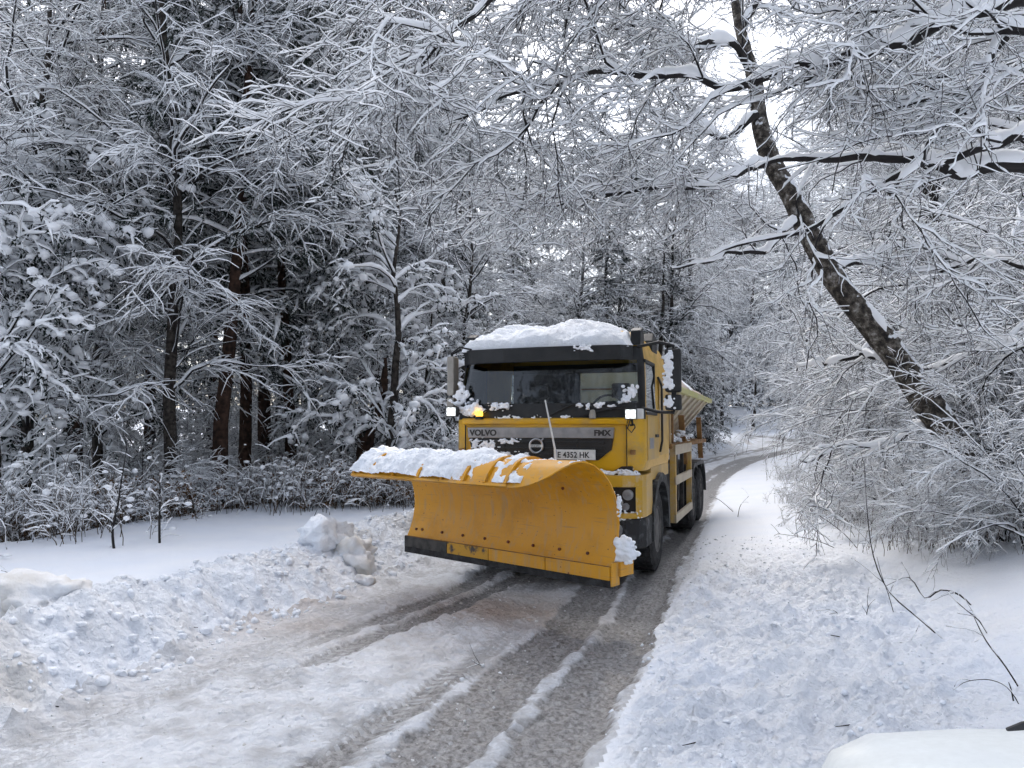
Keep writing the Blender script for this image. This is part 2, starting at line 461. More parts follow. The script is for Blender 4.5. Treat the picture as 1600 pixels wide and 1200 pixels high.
def mat_road():
    m, n, l, p = nt('slushy_road')
    tc = n.new('ShaderNodeTexCoord')
    at = n.new('ShaderNodeAttribute'); at.attribute_name = 'track'
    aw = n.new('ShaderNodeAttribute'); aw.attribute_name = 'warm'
    def noise(s, d=5, ro=.6):
        k = n.new('ShaderNodeTexNoise'); k.inputs['Scale'].default_value = s; k.inputs['Detail'].default_value = d; k.inputs['Roughness'].default_value = ro
        l.new(tc.outputs['Object'], k.inputs['Vector']); return k
    n1 = noise(3.2); n2 = noise(26, 6, .7); n3 = noise(.8, 3)
    # packed snow between the tracks, greyed with grit
    r1 = n.new('ShaderNodeValToRGB'); e = r1.color_ramp.elements
    e[0].position = .33; e[0].color = (.52, .525, .54, 1); e[1].position = .56; e[1].color = (.79, .815, .86, 1)
    l.new(n1.outputs['Fac'], r1.inputs['Fac'])
    wm = n.new('ShaderNodeMixRGB'); wm.inputs[2].default_value = (.50, .43, .385, 1)  # warm tint: lamp glow painted into the colour, mixed with brown slush
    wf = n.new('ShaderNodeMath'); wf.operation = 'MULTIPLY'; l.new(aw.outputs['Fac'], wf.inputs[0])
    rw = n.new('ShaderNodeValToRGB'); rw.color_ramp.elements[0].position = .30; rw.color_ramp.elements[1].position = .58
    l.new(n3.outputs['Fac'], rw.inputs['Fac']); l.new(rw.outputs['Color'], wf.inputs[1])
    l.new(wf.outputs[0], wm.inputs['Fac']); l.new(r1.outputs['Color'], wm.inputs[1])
    # wet slush in the tracks
    r2 = n.new('ShaderNodeValToRGB'); e = r2.color_ramp.elements
    e[0].position = .36; e[0].color = (.105, .10, .097, 1); e[1].position = .62; e[1].color = (.38, .375, .375, 1)
    l.new(n2.outputs['Fac'], r2.inputs['Fac'])
    ad = n.new('ShaderNodeMath'); ad.operation = 'MULTIPLY_ADD'; ad.inputs[1].default_value = .8; ad.inputs[2].default_value = -.40
    l.new(n2.outputs['Fac'], ad.inputs[0])
    def mth(op, x, y=None, z=None):
        k = n.new('ShaderNodeMath'); k.operation = op
        for q, val in enumerate((x, y, z)):
            if val is None: continue
            if isinstance(val, (int, float)): k.inputs[q].default_value = val
            else: l.new(val, k.inputs[q])
        return k.outputs[0]
    au = n.new('ShaderNodeAttribute'); au.attribute_name = 'across'
    av = n.new('ShaderNodeAttribute'); av.attribute_name = 'along'
    pp = mth('PINGPONG', au.outputs['Fac'], .135)
    ph = mth('DIVIDE', mth('ADD', av.outputs['Fac'], mth('MULTIPLY', pp, .8)), .0145)
    lug = mth('MULTIPLY', mth('GREATER_THAN', mth('SINE', ph), .15), mth('GREATER_THAN', pp, .018))
    n4 = noise(2.3, 4)
    cv = n.new('ShaderNodeCombineXYZ'); l.new(mth('MULTIPLY', au.outputs['Fac'], 16.0), cv.inputs[0]); l.new(mth('MULTIPLY', av.outputs['Fac'], .55), cv.inputs[1])
    st = n.new('ShaderNodeTexNoise'); st.inputs['Scale'].default_value = 1.0; st.inputs['Detail'].default_value = 4; l.new(cv.outputs[0], st.inputs['Vector'])
    stk = mth('MULTIPLY_ADD', st.outputs['Fac'], 1.5, -.28)
    lugm = mth('MULTIPLY', lug, mth('MULTIPLY', mth('MULTIPLY_ADD', mth('GREATER_THAN', n4.outputs['Fac'], .50), .16, .14), 1.0))
    trk = mth('MULTIPLY', at.outputs['Fac'], mth('SUBTRACT', 1.0, lugm))
    sm = n.new('ShaderNodeMath'); sm.operation = 'ADD'; l.new(mth('MULTIPLY', trk, mth('MINIMUM', mth('ADD', stk, .45), 1.0)), sm.inputs[0]); l.new(ad.outputs[0], sm.inputs[1])
    rr = n.new('ShaderNodeValToRGB'); rr.color_ramp.elements[0].position = .22; rr.color_ramp.elements[1].position = .62
    l.new(sm.outputs[0], rr.inputs['Fac'])
    mx = n.new('ShaderNodeMixRGB')
    l.new(rr.outputs['Color'], mx.inputs['Fac']); l.new(wm.outputs['Color'], mx.inputs[1]); l.new(r2.outputs['Color'], mx.inputs[2])
    l.new(mx.outputs['Color'], p.inputs['Base Color'])
    ro = n.new('ShaderNodeMapRange'); ro.inputs['To Min'].default_value = .7; ro.inputs['To Max'].default_value = .42
    l.new(rr.outputs['Color'], ro.inputs['Value']); l.new(ro.outputs['Result'], p.inputs['Roughness'])
    p.inputs['Specular IOR Level'].default_value = .35
    b = n.new('ShaderNodeBump'); b.inputs['Strength'].default_value = .9; b.inputs['Distance'].default_value = .04
    vo = n.new('ShaderNodeTexVoronoi'); vo.inputs['Scale'].default_value = 17; vo.feature = 'SMOOTH_F1'; vo.inputs['Smoothness'].default_value = .3
    va = n.new('ShaderNodeVectorMath'); va.operation = 'MULTIPLY_ADD'; va.inputs[1].default_value = (.15, .15, .15)
    l.new(n4.outputs['Color'], va.inputs[0]); l.new(tc.outputs['Object'], va.inputs[2]); l.new(va.outputs[0], vo.inputs['Vector'])
    out_t = mth('SUBTRACT', 1.0, rr.outputs['Color'])
    patch = mth('MULTIPLY', mth('MULTIPLY', out_t, -1.2), mth('SMOOTH_MIN', mth('MULTIPLY', n1.outputs['Fac'], 1.3), 1.0, .2))
    hh = mth('ADD', mth('MULTIPLY', n2.outputs['Fac'], mth('MULTIPLY_ADD', out_t, .6, .35)), mth('ADD', mth('MULTIPLY', mth('MULTIPLY', lug, at.outputs['Fac']), .22), mth('MULTIPLY', vo.outputs['Distance'], patch)))
    l.new(hh, b.inputs['Height']); l.new(b.outputs['Normal'], p.inputs['Normal'])
    return m

M['verge'] = mat_ground_snow()
M['road'] = mat_road()
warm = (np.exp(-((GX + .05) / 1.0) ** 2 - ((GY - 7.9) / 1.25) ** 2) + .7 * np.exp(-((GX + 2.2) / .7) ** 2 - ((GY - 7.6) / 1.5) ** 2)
        + .15 * sstep(.1, .5, fbm(GX * .9, GY * .9, 4, 131)))  # brown slush tint, with the lamps' warm glow on the road painted in
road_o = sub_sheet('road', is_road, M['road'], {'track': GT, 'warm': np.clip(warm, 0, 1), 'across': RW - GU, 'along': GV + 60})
GROUGH = np.where(GU > 0, sstep(-.1, .25, GER) * sstep(3.6, 1.4, GER) * sstep(12, 7.5, GY - .2 * GX), sstep(-.4, .0, GEL) * sstep(2.0, .9, GEL)) * (.6 + .4 * sstep(-.3, .3, fbm(GX, GY, 3, 151)))
left_o = sub_sheet('snow_bank_left', ~is_road & (fu <= 0), M['verge'], {'dirt': dirt_l, 'rough': GROUGH})
right_o = sub_sheet('snow_verge_right', ~is_road & (fu > 0), M['verge'], {'dirt': dirt_l * 0, 'rough': GROUGH})

# lumps of ploughed snow: icosphere templates
def ico(sub):
    bm = bmesh.new(); bmesh.ops.create_icosphere(bm, subdivisions=sub, radius=1.0)
    v = np.array([x.co[:] for x in bm.verts]); f = np.array([[q.index for q in x.verts] for x in bm.faces]); bm.free()
    return v, f
ICO1, ICO2, ICO3 = ico(1), ico(2), ico(3)
def lumps(centers, radii, rng, tpl=ICO1, squash=.75, rough=.28):
    v, f = tpl
    B = len(centers)
    d = 1 + rough * rng.normal(size=(B, len(v)))
    sx = rng.uniform(.75, 1.3, (B, 1, 3)); sx[:, :, 2] *= squash
    V = centers[:, None, :] + v[None] * d[..., None] * sx * np.asarray(radii)[:, None, None]
    Fq = f[None] + (np.arange(B) * len(v))[:, None, None]
    return V.reshape(-1, 3), Fq.reshape(-1, 3)

M['dirty_snow'] = mat_simple('dirty_snow', (.62, .60, .57), (.80, .82, .86), 3.5, rough=.7, bump=.5, bscale=30, spec=.2)
rng0 = np.random.default_rng(11)
def scatter_crumbs(name, n, ulo, uhi, vlo, vhi, rlo, rhi, mat, label, seed):
    rg = np.random.default_rng(seed)
    u = rg.uniform(ulo, uhi, n); v = vlo + (vhi - vlo) * rg.random(n) ** 1.3
    x = C0[0] + RDIR[0] * v + RPERP[0] * u; y = C0[1] + RDIR[1] * v + RPERP[1] * u
    z = terrain(x, y)[0]
    r = rlo + (rhi - rlo) * rg.random(n) ** 3
    V, T = lumps(np.stack([x, y, z + r * .1], -1), r, rg, ICO1, .75, .24)
    o = link(name, mesh_np(name, V, None, T, smooth=False), mat)
    tag(o, label, 'snow', kind='stuff')
    return o
scatter_crumbs('loose_snow_clods', 2200, -2.9, -1.6, -5.5, 12, .008, .05, M['snow'], 'crumbly snow clods thrown up along the ploughed bank', 3)
scatter_crumbs('loose_snow_crumbs', 1300, 1.75, 4.0, -5, 5, .006, .026, M['snow'], 'small crumbs of snow strewn over the verge', 4)
scatter_crumbs('slush_crumbs', 700, -1.8, 1.0, -5, 4, .005, .018, M['dirty_snow'], 'small lumps of slush lying on the road between wheel tracks', 6)

def big_chunk(name, px, py, rad, seed, mat, label, squash=.8):
    g = PG(px, py, .12)
    z = hz(g[0], g[1])
    v, f = ico(4)
    rg = np.random.default_rng(seed)
    a = v * 1.0
    n = 1 + .60 * fbm(a[:, 0] * 1.6 + seed, a[:, 1] * 1.6 + a[:, 2] * 1.3, 4, seed) + .35 * np.abs(fbm(a[:, 0] * 3.4 + a[:, 1] * 2, a[:, 2] * 3.4 + a[:, 1] * 2, 4, seed + 5)) - .1
    V = a * n[:, None] * rad; V[:, 2] *= squash
    o = link(name, mesh_np(name, V, None, f), mat)
    o.location = (g[0], g[1], z + rad * squash * .18)
    tag(o, label, 'snow chunk')
    return o
big_chunk('snow_chunk', 508, 890, .34, 3, M['snow'], 'large pale chunk of packed snow on the bank beside the brownish lump')
big_chunk('snow_chunk', 552, 892, .29, 9, M['dirty_snow'], 'large rounded brownish lump of snow on the bank before the plough')
big_chunk('snow_chunk', 572, 905, .13, 14, M['dirty_snow'], 'small dirty snow lump at the foot of the brownish lump')
big_chunk('snow_chunk', 60, 1020, .40, 19, M['dirty_snow'], 'biggest greyish snow heap on the ploughed bank, far from the truck', .55)
# ------------------------------------------------------------------ branch engine (all branches of one level at once)
UP = np.array([0, 0, 1.0])
def _norm(a):
    return a / (np.linalg.norm(a, axis=-1, keepdims=True) + 1e-9)
def frames(P):
    T = np.empty_like(P)
    T[:, 1:-1] = P[:, 2:] - P[:, :-2]; T[:, 0] = P[:, 1] - P[:, 0]; T[:, -1] = P[:, -1] - P[:, -2]
    T = _norm(T)
    S = np.cross(T, UP)
    ln = np.linalg.norm(S, axis=-1, keepdims=True)
    m = S.mean(1, keepdims=True) + np.array([1e-3, 5e-4, 0])
    S = np.where(ln < .15, S + .3 * _norm(m), S)
    S = _norm(S - T * (S * T).sum(-1, keepdims=True))
    N = np.cross(S, T)
    return T, S, N

class Geo:
    def __init__(s): s.V = []; s.Q = []; s.T = []; s.n = 0
    def add(s, V, Q=None, T=None):
        V = np.asarray(V).reshape(-1, 3)
        if Q is not None and len(Q): s.Q.append(np.asarray(Q).reshape(-1, 4) + s.n)
        if T is not None and len(T): s.T.append(np.asarray(T).reshape(-1, 3) + s.n)
        s.V.append(V); s.n += len(V)
    def tubes(s, P, R, sides, prof=None, off=None):
        """P [B,K,3], R [B,K]; prof: list of (side, up) multipliers replaces the round section"""
        B, K = R.shape
        T, S, N = frames(P)
        if prof is None:
            an = np.arange(sides) * 2 * math.pi / sides + .3
            a, b = np.cos(an), np.sin(an)
            ring = P[:, :, None] + R[:, :, None, None] * (a[None, None, :, None] * S[:, :, None] + b[None, None, :, None] * N[:, :, None])
        else:
            sides = len(prof); pr = np.array(prof)
            w, h = R if isinstance(R, tuple) else (R, R)
            ring = P[:, :, None] + w[:, :, None, None] * pr[None, None, :, 0, None] * S[:, :, None] + h[:, :, None, None] * pr[None, None, :, 1, None] * UP
        i = np.arange(B * K * sides).reshape(B, K, sides)
        j = np.roll(i, -1, axis=2)
        Q = np.stack([i[:, :-1], j[:, :-1], j[:, 1:], i[:, 1:]], -1)
        s.add(ring, Q.reshape(-1, 4))
    def snow(s, P, R, w0, h0, rng, kw=1.0, kh=.9, sides=3, cover=.8, clump=.5):
        """snow lying along the upper side of every branch"""
        B, K = R.shape
        T, S, N = frames(P)
        flat = np.sqrt(np.clip(1 - T[..., 2] ** 2, 0, 1))
        f = sstep(.12, .75, flat)
        nz = rng.random((B, K)); nz = .7 * nz + .15 * np.roll(nz, 1, 1) + .15 * np.roll(nz, -1, 1)
        amt = np.clip((nz - (1 - cover) * .8) * (1 + clump) + .25, 0, 1.5) * f
        amt = amt * np.linspace(1.1, .6, K)[None]
        w = (R * kw + w0) * np.clip(amt, .02, 1.2); h = (R * kh + h0) * amt + .001
        pr = {3: [(-1, -.05), (1, -.05), (0, 1.0)], 4: [(-1, -.1), (1, -.1), (.62, .9), (-.62, .9)],
              5: [(-1, 0), (-.2, -.25), (1, 0), (.62, .85), (-.62, .85)], 7: [(-1.0, .05), (-.6, -.35), (.6, -.35), (1.0, .05), (.85, .6), (0, 1.0), (-.85, .6)]}[sides]
        pr = np.array(pr)
        C = P + UP * (R * .45)[..., None]
        ring = C[:, :, None] + w[:, :, None, None] * pr[None, None, :, 0, None] * S[:, :, None] + h[:, :, None, None] * pr[None, None, :, 1, None] * UP
        n = len(pr)
        i = np.arange(B * K * n).reshape(B, K, n); j = np.roll(i, -1, axis=2)
        Q = np.stack([i[:, :-1], j[:, :-1], j[:, 1:], i[:, 1:]], -1)
        keep = (np.maximum(amt[:, :-1], amt[:, 1:]) > .06)
        s.add(ring, Q[keep].reshape(-1, 4))
    def needles(s, P, rng, m, ln=.11, w=.008, fwd=.55, tlo=.15):
        B, K, _ = P.shape
        t = rng.uniform(tlo, 1.0, (B, m)) * (K - 1)
        k = np.clip(t.astype(int), 0, K - 2); f = (t - k)[..., None]
        bi = np.arange(B)[:, None]
        b = P[bi, k] * (1 - f) + P[bi, k + 1] * f
        d = _norm(P[bi, k + 1] - P[bi, k])
        r = rng.normal(size=(B, m, 3)); r = _norm(r - d * (r * d).sum(-1, keepdims=True))
        dr = _norm(d * fwd + r + np.array([0, 0, -.25]))
        L = ln * rng.uniform(.7, 1.25, (B, m, 1))
        sd = _norm(np.cross(dr, rng.normal(size=(B, m, 3))))
        V = np.stack([b + sd * w, b - sd * w, b + dr * L], 2)
        n = B * m
        s.add(V.reshape(-1, 3), None, np.arange(n * 3).reshape(n, 3))
    def mesh(s, name):
        V = np.concatenate(s.V) if s.V else np.zeros((0, 3))
        return mesh_np(name, V, np.concatenate(s.Q) if s.Q else None, np.concatenate(s.T) if s.T else None)

def grow(rng, P, R, n, t0, t1, l0, l1, a0, a1, K, droop=.4, wig=.18, rk=.011, rmin=.003, flat=.5, rel=False, lift=0.0, rpar=.7, taper=.25, pull=None):
    """n side branches on the branches P,R"""
    B, KK, _ = P.shape
    seg = np.linalg.norm(P[:, 1:] - P[:, :-1], axis=-1).sum(1)
    bi = rng.choice(B, n, p=seg / seg.sum())
    t = rng.uniform(t0, t1, n)
    tt = t * (KK - 1); k = np.clip(tt.astype(int), 0, KK - 2); f = (tt - k)[:, None]
    base = P[bi, k] * (1 - f) + P[bi, k + 1] * f
    rp = R[bi, k] * (1 - f[:, 0]) + R[bi, k + 1] * f[:, 0]
    T = _norm(P[bi, k + 1] - P[bi, k])
    r = rng.normal(size=(n, 3)); r[:, 2] *= (1 - flat)
    r = _norm(r - T * (r * T).sum(-1, keepdims=True))
    an = rng.uniform(a0, a1, n)[:, None]
    D = np.cos(an) * T + np.sin(an) * r
    D[:, 2] += lift
    if pull is not None: D = D + np.asarray(pull)
    D = _norm(D)
    L = rng.uniform(l0, l1, n)
    if rel: L = L * seg[bi] * (1.05 - .6 * t)
    out = np.empty((n, K, 3)); out[:, 0] = base
    st = (L / (K - 1))[:, None]
    for q in range(1, K):
        out[:, q] = out[:, q - 1] + D * st
        D = D + rng.normal(size=(n, 3)) * wig
        D[:, 2] -= droop / (K - 1)
        D = _norm(D)
    r0 = np.maximum(np.minimum(rk * L, rp * rpar), rmin)
    RR = r0[:, None] * np.linspace(1, taper, K)[None]
    return out, np.maximum(RR, rmin * .6)

def spline(pts, n, radii):
    """Catmull-Rom through hand-placed points"""
    p = np.array(pts, float); m = len(p)
    ext = np.vstack([2 * p[0] - p[1], p, 2 * p[-1] - p[-2]])
    ts = np.linspace(0, m - 1, n); k = np.clip(ts.astype(int), 0, m - 2); f = (ts - k)[:, None]
    a, b, c, d = ext[k], ext[k + 1], ext[k + 2], ext[k + 3]
    q = .5 * ((2 * b) + (-a + c) * f + (2 * a - 5 * b + 4 * c - d) * f ** 2 + (-a + 3 * b - 3 * c + d) * f ** 3)
    r = np.interp(ts, np.linspace(0, m - 1, len(radii)), radii)
    return q[None], r[None]

def trunk_line(rng, h, r0, r1, K=14, lean=(0, 0), wig=.05, z0=-.3):
    z = np.linspace(z0, h, K)
    x = lean[0] * (np.maximum(z, 0) / h) ** 1.2 + np.cumsum(rng.normal(size=K)) * wig
    y = lean[1] * (np.maximum(z, 0) / h) ** 1.2 + np.cumsum(rng.normal(size=K)) * wig
    x -= x[0]; y -= y[0]
    R = r0 + (r1 - r0) * (np.linspace(0, 1, K) ** .9); R[0] *= 1.25
    return np.stack([x, y, z], -1)[None], R[None]

def assemble(name, meshes):
    root = empty(name)
    for pn, me, mt in meshes:
        o = link(pn, me, mt, root)
        if pn != 'trunk': o['kind'] = 'stuff'
    return root
def copy_tree(root, loc, rz, scale, label=None, group=None, cat=None, tilt=(0, 0)):
    c = root.copy(); col.objects.link(c)
    c.location = loc; c.rotation_euler = (tilt[0], tilt[1], rz); c.scale = (scale,) * 3 if not hasattr(scale, '__len__') else scale
    for ch in root.children:
        d = ch.copy(); col.objects.link(d); d.parent = c
    if label: c['label'] = label
    if group: c['group'] = group
    if cat: c['category'] = cat
    return c

# ---- templates -------------------------------------------------------------
def make_birch(seed, h=14, nl=40, ns=260, nt_=2300, weep=1.0):
    rng = np.random.default_rng(seed)
    W, B, S = Geo(), Geo(), Geo()
    P0, R0 = trunk_line(rng, h, .15, .02, 16, rng.normal(size=2) * .6, .06)
    W.tubes(P0, R0, 8)
    S.snow(P0, R0 * 1.0, .0, .0, rng, 1.05, .5, 5, .5)
    P1, R1 = grow(rng, P0, R0, nl, .18, .97, 1.6, 4.0, .5, 1.2, 9, .6 * weep, .16, .010, .011, .3)
    B.tubes(P1, R1, 5); S.snow(P1, R1, .012, .028, rng, 1.1, 1.2, 4, .85)
    P2, R2 = grow(rng, P1, R1, ns, .15, 1, .7, 1.8, .35, 1.1, 7, .9 * weep, .2, .006, .006, .3)
    B.tubes(P2, R2, 3); S.snow(P2, R2, .009, .030, rng, 1.1, 1.3, 3, .9)
    P3, R3 = grow(rng, np.concatenate([P2]), R2, int(nt_ * 1.5), .1, 1, .25, .85, .3, 1.1, 5, 1.1 * weep, .26, .004, .0062, .3)
    B.tubes(P3, R3, 3); S.snow(P3, R3, .006, .019, rng, 1.3, 1.3, 3, .8)
    return assemble('birch_tree', [('trunk', W.mesh('trunk'), M['bark_dark']), ('branches', B.mesh('branches'), M['twig']), ('snow_cover', S.mesh('snow_cover'), M['tree_snow'])])

def make_conifer(seed, h, nl, ns, nt_, pine=True, bare=.25, dark=False, mneed=12, snowy=.75):
    rng = np.random.default_rng(seed)
    W, B, S, N = Geo(), Geo(), Geo(), Geo()
    P0, R0 = trunk_line(rng, h, .17 if pine else .16, .015, 16, rng.normal(size=2) * .35, .035)
    W.tubes(P0, R0, 9)
    if pine:
        P1, R1 = grow(rng, P0, R0, nl, bare, .985, 1.2, 2.8, 1.0, 1.5, 7, .75, .12, .011, .01, .4, lift=.1)
    else:
        P1, R1 = grow(rng, P0, R0, nl, bare, .99, .9, 2.6, 1.2, 1.6, 7, .65, .06, .009, .008, .5)
        # shorten towards the top
        k = (P1[:, :1, 2:3] / h); P1 = P1[:, :1] + (P1 - P1[:, :1]) * np.clip(1.15 - k, .12, 1)
    B.tubes(P1, R1, 4); S.snow(P1, R1, .035, .05, rng, 1.2, 1.2, 4, snowy)
    P2, R2 = grow(rng, P1, R1, ns, .2, 1, .35, 1.0, .5, 1.1, 5, .75, .14, .006, .005, .6)
    P2b, R2b = grow(rng, P2, R2, nt_, .15, 1, .18, .42, .4, 1.0, 4, .8, .16, .006, .004, .5)
    B.tubes(P2, R2, 3)
    S.snow(P2, R2, .045, .05, rng, 1.2, 1.2, 4, snowy * .9, .7)
    S.snow(P2b, R2b, .034, .040, rng, 1.2, 1.2, 3, snowy * .78, .8)
    N.needles(P2, rng, mneed, .15, .011); N.needles(P2b, rng, mneed, .14, .011, .7, 0)
    return assemble('pine_tree' if pine else 'spruce_tree', [
        ('trunk', W.mesh('trunk'), M['bark_pine'] if pine else M['bark_dark']), ('branches', B.mesh('branches'), M['twig']),
        ('needles', N.mesh('needles'), M['needles_dark'] if dark else M['needles']), ('snow_cover', S.mesh('snow_cover'), M['tree_snow'])])

def make_thicket(seed, nst=26, L=(2.2, 4.6), ns=200, nt_=1700, spread=.6, side=(-.3, 0, 0)):
    """many stems from one stool, arching under the snow"""
    rng = np.random.default_rng(seed)
    B, S = Geo(), Geo()
    K = 9
    D = rng.normal(size=(nst, 3)) * spread; D[:, 2] = np.abs(D[:, 2]) * .4 + 1.0
    D = _norm(D + np.array(side))
    P = np.empty((nst, K, 3)); P[:, 0] = rng.normal(size=(nst, 3)) * np.array([.28, .28, 0]) - np.array([0, 0, .15])
    ln = rng.uniform(*L, nst)[:, None] / (K - 1)
    for q in range(1, K):
        P[:, q] = P[:, q - 1] + D * ln
        D = D + rng.normal(size=D.shape) * .10 + np.array(side) * .10; D[:, 2] -= .15; D = _norm(D)
    R = rng.uniform(.012, .03, (nst, 1)) * np.linspace(1, .3, K)[None]
    B.tubes(P, R, 5); S.snow(P, R, .010, .022, rng, 1.2, 1.3, 4, .85)
    P2, R2 = grow(rng, P, R, ns, .2, 1, .5, 1.4, .3, .95, 6, .8, .16, .006, .006, .35)
    B.tubes(P2, R2, 3); S.snow(P2, R2, .008, .028, rng, 1.1, 1.3, 3, .88)
    P3, R3 = grow(rng, P2, R2, int(nt_ * 1.35), .1, 1, .15, .6, .3, 1.1, 4, .6, .26, .005, .0055, .3)
    B.tubes(P3, R3, 3); S.snow(P3, R3, .004, .016, rng, 1.3, 1.3, 3, .82)
    return assemble('shrub', [('branches', B.mesh('branches'), M['twig']), ('snow_cover', S.mesh('snow_cover'), M['tree_snow'])])

def make_laden(seed, h=5.0, nl=34, ns=220, nt_=1100, nlump=420):
    """young bushy tree weighed down with clumps of snow"""
    rng = np.random.default_rng(seed)
    W, B, S, N = Geo(), Geo(), Geo(), Geo()
    P0, R0 = trunk_line(rng, h, .10, .015, 12, rng.normal(size=2) * .3, .04)
    W.tubes(P0, R0, 7)
    P1, R1 = grow(rng, P0, R0, nl, .12, .98, .8, 1.9, .6, 1.2, 7, 1.0, .15, .011, .01, .3, lift=.25)
    B.tubes(P1, R1, 4); S.snow(P1, R1, .03, .05, rng, 1.2, 1.2, 4, .9)
    P2, R2 = grow(rng, P1, R1, ns, .2, 1, .35, .9, .4, 1.1, 5, 1.2, .18, .006, .006, .3)
    B.tubes(P2, R2, 3); S.snow(P2, R2, .03, .045, rng, 1.2, 1.2, 4, .85)
    P3, R3 = grow(rng, P2, R2, nt_, .2, 1, .15, .4, .4, 1.2, 4, 1.2, .2, .006, .005, .3)
    B.tubes(P3, R3, 3); S.snow(P3, R3, .016, .026, rng, 1.2, 1.2, 3, .85)
    k = rng.choice(len(P2), nlump); c = P2[k, rng.integers(2, 5, nlump)]
    V, T = lumps(c + np.array([0, 0, .02]), .025 + .060 * rng.random(nlump) ** 2.0, rng, ICO1, .75, .20)
    S.add(V, None, T)
    N.needles(P3, rng, 5, .07, .016, .4)
    return assemble('young_tree', [('trunk', W.mesh('trunk'), M['bark_dark']), ('branches', B.mesh('branches'), M['twig']),
                                   ('leaves', N.mesh('leaves'), M['needles_dark']), ('snow_cover', S.mesh('snow_cover'), M['tree_snow'])])

def make_weeds(seed, n=60, w=.9, hh=(.35, 1.0), leafy=False):
    rng = np.random.default_rng(seed)
    B, S, N = Geo(), Geo(), Geo()
    K = 6
    P = np.empty((n, K, 3)); P[:, 0] = rng.normal(size=(n, 3)) * np.array([w * .5, w * .35, 0]) - np.array([0, 0, .12])
    D = rng.normal(size=(n, 3)) * .22; D[:, 2] = 1; D = _norm(D)
    ln = rng.uniform(*hh, n)[:, None] / (K - 1)
    for q in range(1, K):
        P[:, q] = P[:, q - 1] + D * ln
        D = D + rng.normal(size=D.shape) * .16; D[:, 2] -= .10; D = _norm(D)
    R = rng.uniform(.003, .007, (n, 1)) * np.linspace(1, .5, K)[None]
    B.tubes(P, R, 3); S.snow(P, R, .008, .014, rng, 1.3, 1.2, 3, .6)
    P2, R2 = grow(rng, P, R, n * 5, .3, 1, .08, .28, .4, 1.1, 4, .6, .2, .006, .003, .2)
    B.tubes(P2, R2, 3); S.snow(P2, R2, .008, .014, rng, 1.3, 1.2, 3, .6)
    ends = P2[:, -1]
    k = rng.random(len(ends)) < .16
    V, T = lumps(ends[k], .016 + .03 * rng.random(k.sum()) ** 2, rng, ICO1, .7, .2); S.add(V, None, T)
    parts = [('stalks', B.mesh('stalks'), M['dry']), ('snow_cover', S.mesh('snow_cover'), M['tree_snow'])]
    if leafy:
        N.needles(P2, rng, 4, .06, .014, .4); parts.append(('dry_leaves', N.mesh('dry_leaves'), M['dry_leaf']))
    return assemble('weed_clump', parts)

BIRCH = [make_birch(101), make_birch(102, 13, 46, 300, 2400, 1.2), make_birch(103, 15, 36, 240, 2100, .8)]
PINE = [make_conifer(201, 16, 95, 800, 2200, True, .20, False, 15), make_conifer(202, 15, 80, 700, 1900, True, .30, False, 15)]
SPRUCE = [make_conifer(301, 9, 150, 900, 1300, False, .06, True, 13, .42)]
THICK = [make_thicket(401), make_thicket(402, 22, (1.8, 3.8), 190, 1600, .7, (-.15, 0, 0)), make_thicket(403, 30, (2.6, 5.2), 210, 1700, .55, (-.45, -.05, 0))]
LADEN = [make_laden(501, nlump=1500), make_laden(502, 4.2, 30, 200, 1000, 1200)]
WEED = [make_weeds(601), make_weeds(602, 48, 1.0, (.25, .8), True), make_weeds(603, 36, .8, (.5, 1.25))]
_used = {}
ADJ = {('birch_tree', 0): 'upright', ('birch_tree', 1): 'weeping', ('birch_tree', 2): 'open-crowned', ('pine_tree', 0): 'full-crowned', ('pine_tree', 1): 'bare-stemmed', ('shrub', 0): 'bushy', ('shrub', 1): 'low',
       ('shrub', 2): 'long-stemmed', ('young_tree', 0): 'tall', ('young_tree', 1): 'squat', ('weed_clump', 0): 'dense', ('weed_clump', 1): 'brown-leaved', ('weed_clump', 2): 'tall sparse'}
def where(x, y):
    px = 800 + FPX * x / y
    for lim, s in [(-40, 'past the far end of the snow shelf'), (60, 'by the end of the snow shelf'), (140, 'between shelf end and ragged sapling'), (215, 'behind the ragged dark sapling'), (300, 'around the leaning old tree'), (375, 'around the slim bare-trunked pine'), (450, 'around the thick-based pine'),
                   (530, 'around the pine with reddish trunk'), (600, 'around the brown broken trunk'), (700, 'by the young tree loaded with clumps'), (800, 'behind the cab mirror and windscreen'), (960, 'behind the cab roof'), (1110, 'behind the hopper and spruces'), (1230, 'at the far road bend'),
                   (1330, 'between the road bend and leaning trunk'), (1450, 'behind the middle of the leaning trunk'), (1560, 'behind the foot of the leaning trunk'), (9999, 'on the bank past the leaning trunk')]:
        if px < lim: return s
def put(tpls, i, x, y, rz, s, label, group, cat, z=None, tilt=(0, 0)):
    t = tpls[i % len(tpls)]
    while y > 22 and abs(road_uv(np.array([x]), np.array([y]))[0][0]) < RW + 1.2: y += 1.0; x += .3
    label = label.format(v=ADJ.get((t.name.split('.')[0], i % len(tpls)), ''), w=where(x, y), d='near ' if y < 19 else ('' if y < 36 else 'distant '))
    z = hz(x, y) if z is None else z
    if id(t) not in _used:
        _used[id(t)] = 1
        t.location = (x, y, z); t.rotation_euler = (tilt[0], tilt[1], rz); t.scale = (s,) * 3
        tag(t, label, cat, group)
        return t
    return copy_tree(t, (x, y, z), rz, s, label, group, cat, tilt)

# ------------------------------------------------------------------ trees set out as in the photograph
def at(px, Y):
    d = ray(px, 660); return d[0] / d[1] * Y, Y
rp = np.random.default_rng(77)

